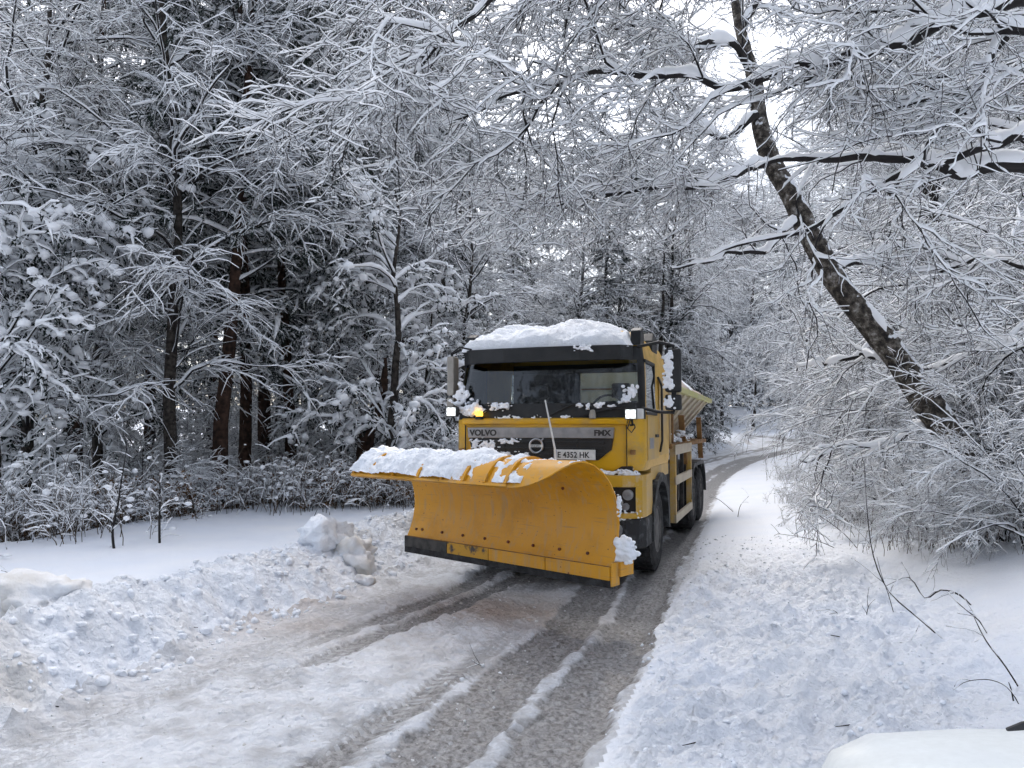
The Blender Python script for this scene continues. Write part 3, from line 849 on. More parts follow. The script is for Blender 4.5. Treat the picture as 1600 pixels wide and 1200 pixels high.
# two tall pines with bare lower trunks, left of the truck
for px, Y, s, rz, i, lab in [(345, 15.5, 1.05, .3, 1, 'tall slim pine with bare dark trunk rising from the weeds at the snow bank'),
                             (415, 19.0, 1.15, 2.2, 0, 'pine with thick dark trunk base behind the slim bare-trunked pine'),
                             (490, 22.0, 1.2, 4.0, 1, 'pine with reddish upper trunk beside the snow-clumped young tree')]:
    x, y = at(px, Y); put(PINE, i, x, y, rz, s, lab, 'pines at the wood edge', 'pine tree')
for k, (px, Y, s) in enumerate([(385, 17.5, 1.0), (455, 18.0, .95), (565, 25, 1.25), (640, 29, 1.35), (120, 21, 1.1), (30, 25, 1.2), (235, 27, 1.3), (700, 34, 1.4), (-120, 19, 1.1), (330, 32, 1.4), (460, 36, 1.45)]):
    x, y = at(px, Y)
    put(PINE, k, x, y, rp.uniform(0, 6.28), s, '{d}{v} snow-dusted pine {w}', 'pines deeper in the wood', 'pine tree')
# leafless trees on the left
for k, (px, Y, s, lab) in enumerate([(268, 15.0, 1.0, 'leaning old bare tree with crooked snowy limbs left of the slim pine'), ]):
    x, y = at(px, Y); put(BIRCH, 0, x, y, 1.2, s, lab, 'bare trees at the wood edge', 'tree', tilt=(0, -.10))
for k, (px, Y, s) in enumerate([(150, 17, .95), (40, 14.5, .9), (95, 24, 1.25), (-60, 17, 1.0), (520, 28, 1.3), (600, 22, .95), (10, 31, 1.5), (700, 26, 1.0), (-150, 24, 1.2), (170, 34, 1.6), (430, 31, 1.5)]):
    x, y = at(px, Y)
    put(BIRCH, k + 1, x, y, rp.uniform(0, 6.28), s, '{d}{v} bare tree with fine snowy twigs {w}', 'bare trees in the wood', 'tree')
# many-stemmed bare tree directly behind the cab
x, y = at(716, 19.0); put(BIRCH, 2, x, y, 2.0, .62, 'slender bare tree with upright stems behind the cab mirror', None, 'tree')
# dark spruces behind the truck
for px, Y, s, lab in [(1000, 31, 1.25, 'tallest dark spruce behind the truck, snow only on its tips'), (1042, 24, .62, 'small dark spruce peeping over the cab roof corner'), (935, 36, 1.4, 'dark spruce half hidden behind the cab roof snow')]:
    x, y = at(px, Y); put(SPRUCE, 0, x, y, rp.uniform(0, 6), s, lab, 'spruces behind the truck', 'spruce')
# bushy young trees loaded with clumps
for k, (px, Y, s, lab) in enumerate([(612, 16.5, 1.42, 'bushy young tree loaded with thick snow clumps between pines and cab'), (545, 18.5, .95, 'lower bushy young tree with snow clumps beside the thick brown stem'), (665, 19.5, 1.0, 'snow-clumped young tree close behind the cab mirror'),
                                     (10, 12.0, 1.2, 'snow-clumped young tree at the end of the smooth snow shelf'), (-45, 13.5, 1.6, 'tall snow-clumped young tree behind the end of the snow shelf'), (1105, 40, 1.5, 'white snow-clumped tree beyond the road bend'), (1015, 27, 1.0, 'snow-clumped tree hidden behind the truck hopper')]):
    x, y = at(px, Y); put(LADEN, k, x, y, rp.uniform(0, 6), s, lab, 'young trees bowed with snow', 'young tree')
# undergrowth on the left
for k in range(20):
    px = rp.uniform(-140, 700); Y = rp.uniform(14.5 if px < 250 else 18.5, 25)
    x, y = at(px, Y)
    put(THICK, k, x, y, rp.uniform(0, 6.28), rp.uniform(.45, .8), '{d}{v} leafless snowy shrub {w}', 'shrubs in the undergrowth', 'shrub')
# weeds along the far edge of the snow shelf
for k in range(64):
    v_ = -3.5 + 19.5 * (k + rp.uniform(-.4, .4)) / 63.0
    off = RW + 4.9 + rp.uniform(0, 1.5)
    x, y = C0 + RDIR * v_ - RPERP * off
    put(WEED, k, x, y, rp.uniform(0, 6.28), rp.uniform(.85, 1.5), '{v} clump of snow-dusted dry weeds {w}', 'weeds along the snow shelf', 'weeds')

for k, (px, Y) in enumerate([(520, 15.9), (545, 15.7), (566, 15.5), (590, 15.6), (612, 15.5), (632, 15.8), (655, 16.2), (500, 15.2), (478, 15.0), (455, 14.6)]):
    x, y = at(px, Y + rp.uniform(-.2, .3))
    put(WEED, (2, 1, 0)[k % 3], x, y, rp.uniform(0, 6.28), rp.uniform(1.0, 1.5), '{v} dry weeds rising from snow {w}', 'weeds by the broken trunk', 'weeds')
# ------------------------------------------------------------------ right-hand side
for k, (px, Y, s, rz) in enumerate([(1615, 8.0, .42, 0), (1570, 8.3, .34, 1.0), (1650, 7.4, .5, 2.0), (1510, 8.9, .32, .6), (1450, 10.2, .34, 2.6), (1390, 11.5, .36, .3), (1330, 13.2, .38, 1.4), (1740, 13.0, .9, .4), (1575, 13.0, .9, -.3), (1560, 14.5, 1.1, .2), (1440, 14.5, .9, .5), (1400, 17.5, 1.0, -.2), (1480, 19, 1.2, .1), (1330, 20, .95, .3),
                                    (1360, 24, 1.2, 0), (1290, 27, 1.1, .5), (1420, 27, 1.4, -.3), (1255, 33, 1.2, .2), (1320, 35, 1.5, 0), (1600, 18, 1.3, -.4), (1720, 13, 1.2, .2), (1760, 16, 1.0, -.1), (1540, 24, 1.5, .4), (1620, 29, 1.6, .3)]):
    x, y = at(px, Y)
    while s > .6 and road_uv(np.array([x]), np.array([y]))[0][0] < RW + (1.2 + 1.35 * s if y < 14 else 2.2 + 2.7 * s): x += .2
    put(THICK, k, x, y, rz, s, '{d}{v} leafless shrub with arching snowy branches {w}', 'shrubs along the right verge', 'shrub')
for k, (px, Y, s) in enumerate([(1560, 14, .9), (1480, 18, 1.0), (1650, 17, 1.0), (1400, 23, 1.1), (1330, 29, 1.2), (1530, 26, 1.2), (1260, 36, 1.4), (1440, 34, 1.5), (1620, 32, 1.5), (1740, 22, 1.2), (1340, 44, 1.8), (1700, 12, .85)]):
    x, y = at(px, Y)
    while road_uv(np.array([x]), np.array([y]))[0][0] < RW + 6.0: x += .2
    put(BIRCH, k, x, y, rp.uniform(0, 6.28), s, '{d}{v} bare tree with drooping snowy twigs {w}', 'bare trees right of the road', 'tree')
# the wood that closes the view
for k in range(30):
    px = np.linspace(-150, 1750, 30)[k] + rp.normal() * 15; Y = rp.uniform(44, 62)
    if 1080 < px < 1240: Y += 26
    x, y = at(px, Y)
    lab = 'far {v} bare tree closing the view {w}'
    if k % 3 == 0: put(PINE, k, x, y, rp.uniform(0, 6.28), rp.uniform(1.2, 1.5), 'far {v} pine closing the view {w}', 'distant pines', 'pine tree')
    else: put(BIRCH, k, x, y, rp.uniform(0, 6.28), rp.uniform(1.4, 1.8) * (.88 if 700 < px < 1080 else 1), lab, 'distant bare trees', 'tree')
for k in range(20):
    px = np.linspace(700, 1300, 20)[k] + rp.normal() * 12; Y = rp.uniform(40, 60)
    if 1060 < px < 1240: Y = rp.uniform(62, 72)
    x, y = at(px, Y)
    put(LADEN, k, x, y, rp.uniform(0, 6.28), rp.uniform(1.3, 2.2), 'far {v} snow-clumped bush {w}', 'distant bushes', 'bush')
for k, (px, Y, s) in enumerate([(760, 33, 1.3), (830, 40, 1.1), (900, 35, 1.0), (960, 43, 1.15), (1030, 38, 1.1), (1090, 47, 1.65), (700, 41, 1.5)]):
    x, y = at(px, Y)
    put(BIRCH, k, x, y, rp.uniform(0, 6.28), s, '{d}{v} bare tree {w}', 'bare trees beyond the truck', 'tree')
for k in range(24):
    px = np.linspace(-160, 690, 24)[k] + rp.normal() * 12; Y = rp.uniform(24, 40)
    x, y = at(px, Y)
    put(LADEN if k % 2 else THICK, k, x, y, rp.uniform(0, 6.28), rp.uniform(.9, 1.4), '{d}{v} snow-loaded bush deep in the wood {w}', 'bushes deep in the wood', 'bush')
for k, (px, Y, s) in enumerate([(1085, 78, 2.0), (1120, 84, 2.1), (1150, 80, 1.9), (1180, 86, 2.1), (1215, 79, 2.0), (1245, 84, 2.0), (1060, 70, 1.7)]):
    x, y = at(px, Y)
    put(BIRCH, k, x, y, rp.uniform(0, 6.28), s, 'far {v} bare tree standing beyond the bend {w}', 'bare trees beyond the bend', 'tree')
for k in range(12):
    x, y = at(1085 + k * 14 + rp.normal() * 4, rp.uniform(72, 92))
    put(LADEN if k % 3 else THICK, k, x, y, rp.uniform(0, 6.28), rp.uniform(1.8, 2.5), 'far {v} snow-loaded bush past the bend {w}', 'bushes past the bend', 'bush')
# woods behind the photographer, seen only as reflections in the windscreen
for k, (x, y, s) in enumerate([(-7, -6, 1.0), (-3.5, -11, 1.1), (7, -9, 1.0), (3.5, -15, 1.2), (-6, -14, 1.2), (-10, -3, 1.0), (0.5, -22, 1.3), (6, -20, 1.3), (-4, -24, 1.4)]):
    put(PINE if k % 2 else BIRCH, k, x, y, k * 1.3, s, 'tree behind the viewpoint, mirrored in the truck windscreen', 'trees behind the viewpoint', 'tree', z=0)

for k, (px, Y) in enumerate([(1235, 17), (1270, 15), (1300, 13.5), (1340, 12.5), (1265, 20), (1390, 12), (1440, 11), (1480, 10.5), (1530, 9.8), (1420, 9.6), (1230, 24), (1590, 8.2), (1510, 8.6), (1350, 15.5)]):
    x, y = at(px, Y)
    put(WEED, 2 if k % 2 else 0, x, y, rp.uniform(0, 6.28), rp.uniform(.55, .85), '{v} tuft of bare stalks {w}', 'stalks on the right verge', 'weeds')
# ------------------------------------------------------------------ the leaning tree over the road
def limb(pxs, Ys, n, radii):
    Ys = np.interp(np.linspace(0, 1, len(pxs)), np.linspace(0, 1, len(Ys)), Ys)
    return spline([PX(a, b, Y) for (a, b), Y in zip(pxs, Ys)], n, radii)
TRUNK_PX = np.array([(1640, 900), (1590, 835), (1540, 760), (1470, 660), (1410, 570), (1345, 490), (1300, 430), (1262, 360), (1235, 305), (1205, 250), (1188, 195), (1180, 130), (1160, 60)], float)
def to_px(P):
    q = P - np.array([0, 0, CAMH]); cc, ss = math.cos(PITCH), math.sin(PITCH)
    zz = q[..., 1] * cc + q[..., 2] * ss; vv = -q[..., 1] * ss + q[..., 2] * cc
    return 800 + FPX * q[..., 0] / zz, 600 - FPX * vv / zz
def prune(rng, P, R, keep=.25):
    """clear the headroom over the road where the truck drives, and open up the twigs before the leaning trunk"""
    x, y = to_px(P)
    low = ((x > 640) & (x < 1125) & (y > 455)).any(1) | ((x < 640) & (y > 330)).any(1) | ((x < 1130) & (y > 400) & (P[..., 2] < 4.0)).any(1)
    low |= ((x < 1240) & (y > 500)).any(1)
    seg = TRUNK_PX; tx = np.interp(y, seg[::-1, 1], seg[::-1, 0])
    hide = ((np.abs(x - tx) < 38) & (y > 165) & (y < 860)).any(1) & (rng.random(len(P)) > keep)
    hide |= ((np.abs(y - 254) < 15) & (x > 1200) & (P[..., 1] < 8.2)).any(1) & (rng.random(len(P)) > .3)
    ok = ~(low | hide)
    return P[ok], R[ok]
def crown(rng, limbs, n2, n3, n4, l2=(.6, 1.7), l3=(.25, .85), l4=(.08, .36), pull=None, keep=.25):
    """limbs: list of (P,R); returns wood and snow of the crown"""
    B, S = Geo(), Geo()
    KK = 24
    PP, RR = [], []
    for P, R in limbs:
        P = P.copy(); q_ = np.linspace(0, 9, P.shape[1])[:, None] * np.array([1.0, 1.3, .8]) + rng.uniform(0, 6, 3); P[0, 1:-1] += (.035 * np.sin(q_ * 1.7) + .018 * np.sin(q_ * 4.1))[1:-1]
        S.snow(P, R, .006, .060, rng, 1.05, 1.3, 7, .97, .45); B.tubes(P, R, 8)
        i = np.linspace(0, P.shape[1] - 1, KK); k = np.clip(i.astype(int), 0, P.shape[1] - 2); f = (i - k)[:, None]
        PP.append((P[0, k] * (1 - f) + P[0, k + 1] * f)[None]); RR.append((R[0, k] * (1 - f[:, 0]) + R[0, k + 1] * f[:, 0])[None])
    PP = np.concatenate(PP); RR = np.concatenate(RR)
    P2, R2 = prune(rng, *grow(rng, PP, RR, n2, .08, 1, *l2, .35, 1.1, 11, .5, .20, .0085, .009, .2, pull=pull), keep)
    B.tubes(P2, R2, 5); S.snow(P2, R2, .004, .024, rng, 1.1, 1.6, 4, .9, 1.0)
    P3, R3 = prune(rng, *grow(rng, P2, R2, n3, .08, 1, *l3, .35, 1.15, 7, .5, .26, .007, .0055, .2), keep)
    B.tubes(P3, R3, 3); S.snow(P3, R3, .0028, .015, rng, 1.1, 1.5, 3, .86, 1.1)
    P4, R4 = prune(rng, *grow(rng, P3, R3, n4, .08, 1, *l4, .3, 1.15, 4, .5, .32, .007, .0036, .2), keep)
    B.tubes(P4, R4, 3); S.snow(P4, R4, .0015, .010, rng, 1.1, 1.4, 3, .82, 1.1)
    return B, S

rl = np.random.default_rng(900)
tp, tr = limb([(1640, 900), (1590, 835), (1540, 760), (1470, 660), (1410, 570), (1345, 490), (1300, 430), (1262, 360), (1235, 305), (1205, 250), (1188, 195), (1180, 130), (1160, 60), (1145, -20), (1135, -120)],
              [9.2, 9.5, 10.0], 60, [.25, .23, .20, .18, .165, .152, .144, .138, .13, .12, .11, .095, .075, .05, .03])
W = Geo(); n_ = tp.shape[1]
# knobbly surface
W.tubes(tp, tr, 18)
Vt = np.concatenate(W.V); ctr = np.repeat(tp[0], 18, 0)
d = Vt - ctr; Vt = ctr + d * (1 + .10 * fbm(Vt[:, 0] * 5 + Vt[:, 1] * 4, Vt[:, 2] * 4, 4, 3) + .05 * fbm(Vt[:, 0] * 16 + Vt[:, 1] * 14, Vt[:, 2] * 15, 3, 5))[:, None]
W.V = [Vt]
Sx = Geo()
Sx.snow(tp, tr * .95, .0, .0, rl, .9, 1.35, 7, .72, 1.6)
limbsA = [limb([(1205, 255), (1150, 270), (1100, 288), (1040, 298), (950, 298), (890, 310), (835, 318)], [9.6, 8.4, 8.0], 30, [.045, .032, .022, .012]),
          limb([(1250, 345), (1215, 375), (1170, 395), (1120, 402), (1050, 420)], [9.5, 9.0], 24, [.04, .03, .02, .01]),
          limb([(1186, 180), (1140, 215), (1090, 200), (1040, 215), (985, 245), (925, 247)], [9.7, 9.0], 26, [.05, .035, .025, .012]),
          limb([(1180, 120), (1130, 60), (1070, 70), (1010, 40), (930, 50), (860, 20)], [9.8, 9.2], 28, [.05, .035, .02, .01]),
          limb([(1160, 50), (1200, -20), (1260, -60), (1340, -80)], [10, 10.6], 20, [.05, .03, .02, .012]),
          limb([(1300, 428), (1360, 400), (1430, 385), (1520, 370)], [9.5, 10.4], 22, [.04, .03, .02, .012]),
          limb([(1400, 560), (1360, 556), (1320, 562), (1280, 566), (1245, 580)], [9.5, 10.5], 24, [.035, .025, .018, .01]),
          limb([(1470, 655), (1400, 690), (1320, 700), (1250, 720)], [9.4, 9.8], 22, [.03, .022, .014, .01])]
Bq, Sq = crown(rl, limbsA, 165, 1600, 7000, (.6, 1.7), keep=.15)
Sq.add(np.concatenate(Sx.V), np.concatenate(Sx.Q))
root = empty('leaning_tree', (0, 0, 0))
link('trunk', W.mesh('trunk'), M['birch'], root); link('branches', Bq.mesh('branches'), M['twig'], root)['kind'] = 'stuff'; link('snow_cover', Sq.mesh('snow_cover'), M['tree_snow'], root)['kind'] = 'stuff'
tag(root, 'leaning tree with mottled dark trunk reaching over the road from the right bank', 'tree')

# ------------------------------------------------------------------ the tree whose snowy limbs hang over the road
ro_ = np.random.default_rng(910)
bx, by = 8.2, 7.2
zb = hz(bx, by)
tB, rB = spline([(bx, by, zb - .3), (bx - .1, by, 2.5), (bx - .25, by - .1, 5), (bx - .2, by, 7.5), (bx - .5, by, 10)], 30, [.26, .2, .16, .12, .05])
W2 = Geo(); W2.tubes(tB, rB, 14)
def fromB(z): 
    i = int(np.argmin(abs(tB[0, :, 2] - z))); return tB[0, i]
def limbB(z, pxs, Ys, n, radii):
    Ys = np.interp(np.linspace(0, 1, len(pxs)), np.linspace(0, 1, len(Ys)), Ys)
    return spline([fromB(z)] + [PX(a, b, Y) for (a, b), Y in zip(pxs, Ys)], n, radii)
limbsB = [limbB(4.0, [(1640, 268), (1500, 262), (1440, 252), (1340, 250), (1230, 246), (1180, 262)], [6.9, 7.6], 40, [.075, .062, .055, .045, .035, .025, .012]),
          limbB(4.3, [(1640, 205), (1560, 226), (1480, 252), (1440, 262), (1380, 285), (1310, 330), (1210, 375), (1110, 402)], [6.7, 7.6], 40, [.055, .04, .034, .03, .026, .022, .016, .01]),
          limbB(5.6, [(1660, 0), (1540, 12), (1480, 28), (1420, 62), (1330, 85), (1280, 101), (1240, 112), (1190, 130), (1140, 135), (1085, 110), (1000, 115), (920, 112), (880, 126), (835, 142), (790, 156), (757, 177), (690, 196)], [6.6, 6.6, 7.0, 7.0], 64, [.08, .07, .06, .052, .045, .038, .03, .026, .022, .018, .012, .008]),
          limbB(5.0, [(1640, 60), (1570, 60), (1530, 105), (1500, 175), (1452, 228), (1412, 275), (1385, 300)], [6.4, 6.6], 36, [.06, .04, .032, .026, .02, .012]),
          limbB(6.3, [(1500, -190), (1300, -170), (1080, -120), (900, -60), (760, 0), (690, 60), (640, 140)], [6.4, 6.8], 44, [.08, .06, .045, .03, .02, .01]),
          limbB(6.5, [(1500, -260), (1200, -250), (950, -190), (760, -120), (640, -40), (560, 60)], [7.0, 8.0], 40, [.08, .06, .045, .03, .02, .01]),
          limbB(3.2, [(1640, 420), (1560, 405), (1480, 420), (1400, 445), (1320, 480)], [8.0, 11.0], 30, [.05, .035, .026, .018, .01]),
          limbB(2.6, [(1660, 545), (1570, 540), (1490, 560), (1420, 590)], [8.0, 11.0], 26, [.045, .03, .02, .012])]
Bq, Sq = crown(ro_, limbsB, 235, 2350, 10500, (.7, 2.2))
root = empty('overhanging_tree', (0, 0, 0))
link('trunk', W2.mesh('trunk'), M['birch'], root); link('branches', Bq.mesh('branches'), M['twig'], root)['kind'] = 'stuff'; link('snow_cover', Sq.mesh('snow_cover'), M['tree_snow'], root)['kind'] = 'stuff'
tag(root, 'tree whose long snow-laden limbs hang low over the road above the truck', 'tree')

# ------------------------------------------------------------------ twigs sticking out of the verge
def stick(name, pxs, Ys, r, label, seed, ns=6, snow=True, zfix=None):
    rng = np.random.default_rng(seed)
    pts = []
    for i, (a, b) in enumerate(pxs):
        if zfix is None: pts.append(PX(a, b, Ys[min(i, len(Ys) - 1)]))
        else: pts.append(PG(a, b, zfix))
    P, R = spline(pts, 14, [r, r * .75, r * .45])
    B, S = Geo(), Geo()
    B.tubes(P, R, 6)
    if snow: S.snow(P, R, .004, .008, rng, 1.1, 1.2, 3, .6, .6)
    if ns:
        P2, R2 = grow(rng, P, R, ns, .25, 1, .08, .30, .4, 1.0, 5, .3, .18, .008, .0025, .3)
        B.tubes(P2, R2, 4)
        if snow: S.snow(P2, R2, .004, .008, rng, 1.1, 1.2, 3, .6, .6)
    root = empty(name)
    link('stem', B.mesh('stem'), M['twig'], root)
    if snow and S.n: link('snow_cover', S.mesh('snow_cover'), M['tree_snow'], root).__setitem__('kind', 'stuff')
    tag(root, label, 'branch')
    return root
def gp(px, py):
    """pixel to the snow surface"""
    d = ray(px, py); o = np.array([0, 0, CAMH]); lo, hi = 2.0, 60.0
    ts = np.linspace(2, 40, 500) / d[1]
    pts = o[None] + d[None] * ts[:, None]
    zz = terrain(pts[:, 0], pts[:, 1], False)[0]
    k = np.argmax(pts[:, 2] < zz); return pts[k]
def bent_stick(name, base, tipoff, pxs, r, label, seed, ns=5):
    """stick rooted in the snow at a pixel, rising through others at about that depth"""
    g = gp(*base); Y = g[1]
    pts = [g - np.array([0, 0, .05])] + [PX(a, b, Y + dy) for (a, b, dy) in pxs]
    rng = np.random.default_rng(seed)
    r = r * .72
    P, R = spline(pts, 16, [r, r * .8, r * .45])
    B, S = Geo(), Geo()
    B.tubes(P, R, 6); S.snow(P, R, .003, .007, rng, 1.1, 1.2, 3, .6, .6)
    if ns:
        P2, R2 = grow(rng, P, R, ns, .25, 1, .08, .3, .4, 1.0, 5, .4, .16, .008, .0025, .2)
        B.tubes(P2, R2, 4); S.snow(P2, R2, .003, .007, rng, 1.1, 1.2, 3, .6, .6)
    root = empty(name)
    link('stem', B.mesh('stem'), M['twig'], root); link('snow_cover', S.mesh('snow_cover'), M['tree_snow'], root).__setitem__('kind', 'stuff')
    tag(root, label, 'branch')
bent_stick('snow_branch', (1485, 1000), 0, [(1440, 970, .05), (1390, 925, .15), (1365, 870, .3), (1355, 800, .5), (1350, 720, .8)], .009, 'longest dark stick leaning out of the right verge snow', 1, 6)
bent_stick('snow_branch', (1402, 972), 0, [(1390, 935, 0), (1378, 900, .05), (1370, 870, .1)], .005, 'short straight stalk beside the longest leaning stick', 2, 2)
bent_stick('snow_branch', (1345, 858), 0, [(1320, 835, .05), (1290, 812, .1), (1262, 795, .2), (1235, 788, .3)], .008, 'arching twig with hanging icy tips over the smooth verge', 3, 9)
bent_stick('snow_branch', (1318, 857), 0, [(1280, 846, 0), (1245, 838, .05), (1215, 834, .1)], .007, 'low twig lying almost flat with short hanging tips', 4, 9)
bent_stick('snow_branch', (1525, 945), 0, [(1500, 930, 0), (1470, 922, .1), (1445, 934, .15), (1420, 902, .25), (1385, 915, .3)], .011, 'knotty crooked branch lying on the snow below the leaning tree', 5, 8)
bent_stick('snow_branch', (1600, 960), 0, [(1585, 975, -.05), (1550, 995, -.1), (1530, 970, 0), (1500, 945, .1), (1480, 925, .2)], .009, 'looping thin branch lying on the snow near the crooked branch', 6, 6)
bent_stick('snow_branch', (1600, 1075), 0, [(1570, 1040, 0), (1540, 1000, .05), (1520, 960, .15)], .008, 'bare rod leaning over the snow above the parked car', 7, 2)
bent_stick('snow_branch', (1598, 1098), 0, [(1575, 1075, 0), (1545, 1062, .05), (1510, 1065, .05), (1490, 1078, 0)], .005, 'thin bowed twig curving down to the snow above the parked car', 8, 1)
bent_stick('snow_branch', (1585, 1092), 0, [(1580, 1078, 0), (1576, 1066, 0)], .007, 'stubby stalk poking up near the bowed twig', 9, 0)
bent_stick('snow_branch', (1385, 1010), 0, [(1395, 1005, 0), (1420, 1003, 0), (1432, 985, .02), (1436, 975, .03)], .005, 'hooked little twig on the verge snow', 10, 1)
bent_stick('snow_branch', (1318, 962), 0, [(1305, 955, 0), (1293, 952, .02)], .005, 'tiny forked sprig on the verge left of the stalk', 11, 3)
bent_stick('snow_branch', (1352, 965), 0, [(1355, 955, 0), (1358, 945, 0)], .006, 'small upright sprig on the verge', 12, 3)
bent_stick('snow_branch', (1245, 984), 0, [(1258, 977, 0), (1272, 976, 0)], .006, 'little bowed twig half sunk in the lumpy snow', 13, 0)
bent_stick('snow_branch', (1150, 800), 0, [(1135, 790, .1), (1122, 780, .2), (1108, 776, .3)], .010, 'dark bowed branch by the rear wheels on the snow', 14, 1)
bent_stick('snow_branch', (1152, 808), 0, [(1157, 790, 0), (1170, 775, .1)], .009, 'greyish twig rising next to the bowed branch by the wheels', 15, 2)
bent_stick('snow_branch', (772, 1046), 0, [(756, 1042, 0), (744, 1036, 0), (738, 1032, 0)], .006, 'forked dark twig lying on the road slush', 16, 2)
bent_stick('snow_branch', (30, 908), 0, [(18, 898, 0), (2, 891, 0)], .007, 'short dark twig on the smooth snow shelf', 17, 1)
for k, (px, py) in enumerate([(145, 1020), (270, 1062), (395, 987), (300, 982), (325, 1000), (247, 1040), (80, 1105), (105, 1015), (1080, 1165), (1320, 1137), (1300, 995)]):
    q = gp(px, py); a = rp.uniform(0, 6.28)
    pts = [q + np.array([math.cos(a), math.sin(a), 0]) * t + np.array([0, 0, .012 + .02 * math.sin(3 * t)]) for t in (-.06, 0, .07)]
    P, R = spline(pts, 6, [.004, .0035, .002]); B = Geo(); B.tubes(P, R, 5)
    o = link('twig_scrap', B.mesh('twig_scrap'), M['twig'])
    tag(o, 'scrap of dark twig lying on the snow', 'twig', 'twig scraps on the snow')
# two dark saplings on the edge of the shelf
for base, pts, lab, sd in [((180, 858), [(176, 830, .1), (184, 790, .2), (190, 750, .3), (198, 700, .5)], 'dark sapling with snow blobs and ragged stem on the shelf edge', 21),
                           ((250, 850), [(249, 820, .1), (250, 770, .2), (248, 740, .3)], 'thin black sapling stub on the shelf edge near the ragged one', 22)]:
    g = gp(*base); Y = g[1]; rng = np.random.default_rng(sd)
    P, R = spline([g - np.array([0, 0, .1])] + [PX(a, b, Y + dy) for a, b, dy in pts], 16, [.018, .016, .012, .005])
    B, S = Geo(), Geo(); B.tubes(P, R, 6)
    P2, R2 = grow(rng, P, R, 16, .1, 1, .12, .45, .4, 1.1, 5, .7, .2, .01, .003, .2)
    B.tubes(P2, R2, 4); S.snow(P2, R2, .01, .016, rng, 1.2, 1.2, 3, .7)
    V, T = lumps(P2[::3, -1], rng.uniform(.02, .05, len(P2[::3])), rng, ICO1, .8, .15); S.add(V, None, T)
    root = empty('sapling'); link('stem', B.mesh('stem'), M['twig'], root); link('snow_cover', S.mesh('snow_cover'), M['tree_snow'], root).__setitem__('kind', 'stuff')
    tag(root, lab, 'sapling')
# a broken brown trunk among the snow-clumped trees
x, y = at(580, 17.0); g = np.array([x, y, hz(x, y)])
rng = np.random.default_rng(31)
P, R = spline([g + np.array([-.35, 0, -.3]), g + np.array([-.2, 0, .6]), g + np.array([-.05, 0, 1.6]), g + np.array([.25, 0, 2.4]), g + np.array([.3, .1, 3.2])], 20, [.24, .2, .17, .12, .03])
B, S = Geo(), Geo(); B.tubes(P, R, 12)
P2, R2 = grow(rng, P, R, 14, .3, 1, .5, 1.4, .6, 1.3, 7, .4, .16, .012, .006, .2); W = Geo(); W.tubes(P2, R2, 5); S.snow(P2, R2, .02, .04, rng, 1.2, 1.2, 4, .8)
root = empty('broken_tree'); link('trunk', B.mesh('trunk'), M['bark_pine'], root); link('branches', W.mesh('branches'), M['twig'], root); link('snow_cover', S.mesh('snow_cover'), M['tree_snow'], root).__setitem__('kind', 'stuff')
tag(root, 'brown broken trunk with short snowy boughs left of the cab mirror', 'tree')
# ------------------------------------------------------------------ vehicle materials
def mat_paint(name, base, grime, amount=.5, scale=2.2, rough=.38, zfade=None):
    """coat of paint with salty grime in patches"""
    m, n, l, p = nt(name)
    tc = n.new('ShaderNodeTexCoord')
    a = n.new('ShaderNodeTexNoise'); a.inputs['Scale'].default_value = scale; a.inputs['Detail'].default_value = 7; a.inputs['Roughness'].default_value = .65
    b = n.new('ShaderNodeTexNoise'); b.inputs['Scale'].default_value = 38; b.inputs['Detail'].default_value = 3
    l.new(tc.outputs['Object'], a.inputs['Vector']); l.new(tc.outputs['Object'], b.inputs['Vector'])
    r = n.new('ShaderNodeValToRGB'); r.color_ramp.elements[0].position = .62 - .35 * amount; r.color_ramp.elements[1].position = .90 - .30 * amount
    ad = n.new('ShaderNodeMath'); ad.operation = 'MULTIPLY_ADD'; ad.inputs[1].default_value = .22; ad.inputs[2].default_value = -.11
    l.new(b.outputs['Fac'], ad.inputs[0])
    s = n.new('ShaderNodeMath'); s.operation = 'ADD'; l.new(a.outputs['Fac'], s.inputs[0]); l.new(ad.outputs[0], s.inputs[1])
    l.new(s.outputs[0], r.inputs['Fac'])
    mx = n.new('ShaderNodeMixRGB'); mx.inputs[1].default_value = (*base, 1); mx.inputs[2].default_value = (*grime, 1)
    l.new(r.outputs['Color'], mx.inputs['Fac']); l.new(mx.outputs['Color'], p.inputs['Base Color'])
    mr = n.new('ShaderNodeMapRange'); mr.inputs['To Min'].default_value = rough; mr.inputs['To Max'].default_value = .8
    l.new(r.outputs['Color'], mr.inputs['Value']); l.new(mr.outputs['Result'], p.inputs['Roughness'])
    bp = n.new('ShaderNodeBump'); bp.inputs['Strength'].default_value = .12; bp.inputs['Distance'].default_value = .01
    l.new(a.outputs['Fac'], bp.inputs['Height']); l.new(bp.outputs['Normal'], p.inputs['Normal'])
    return m
M['yellow'] = mat_paint('yellow_paint', (.60, .335, .006), (.33, .24, .11), .45)
M['yellow_dirty'] = mat_paint('yellow_paint_dirty', (.52, .31, .03), (.42, .34, .25), .6, 1.6)
M['yellow_grimy'] = mat_paint('yellow_paint_salted', (.50, .29, .015), (.44, .39, .33), .38, 5.0)
M['orange'] = mat_paint('plough_orange', (.62, .29, .005), (.47, .22, .03), .35, 1.4, .42)
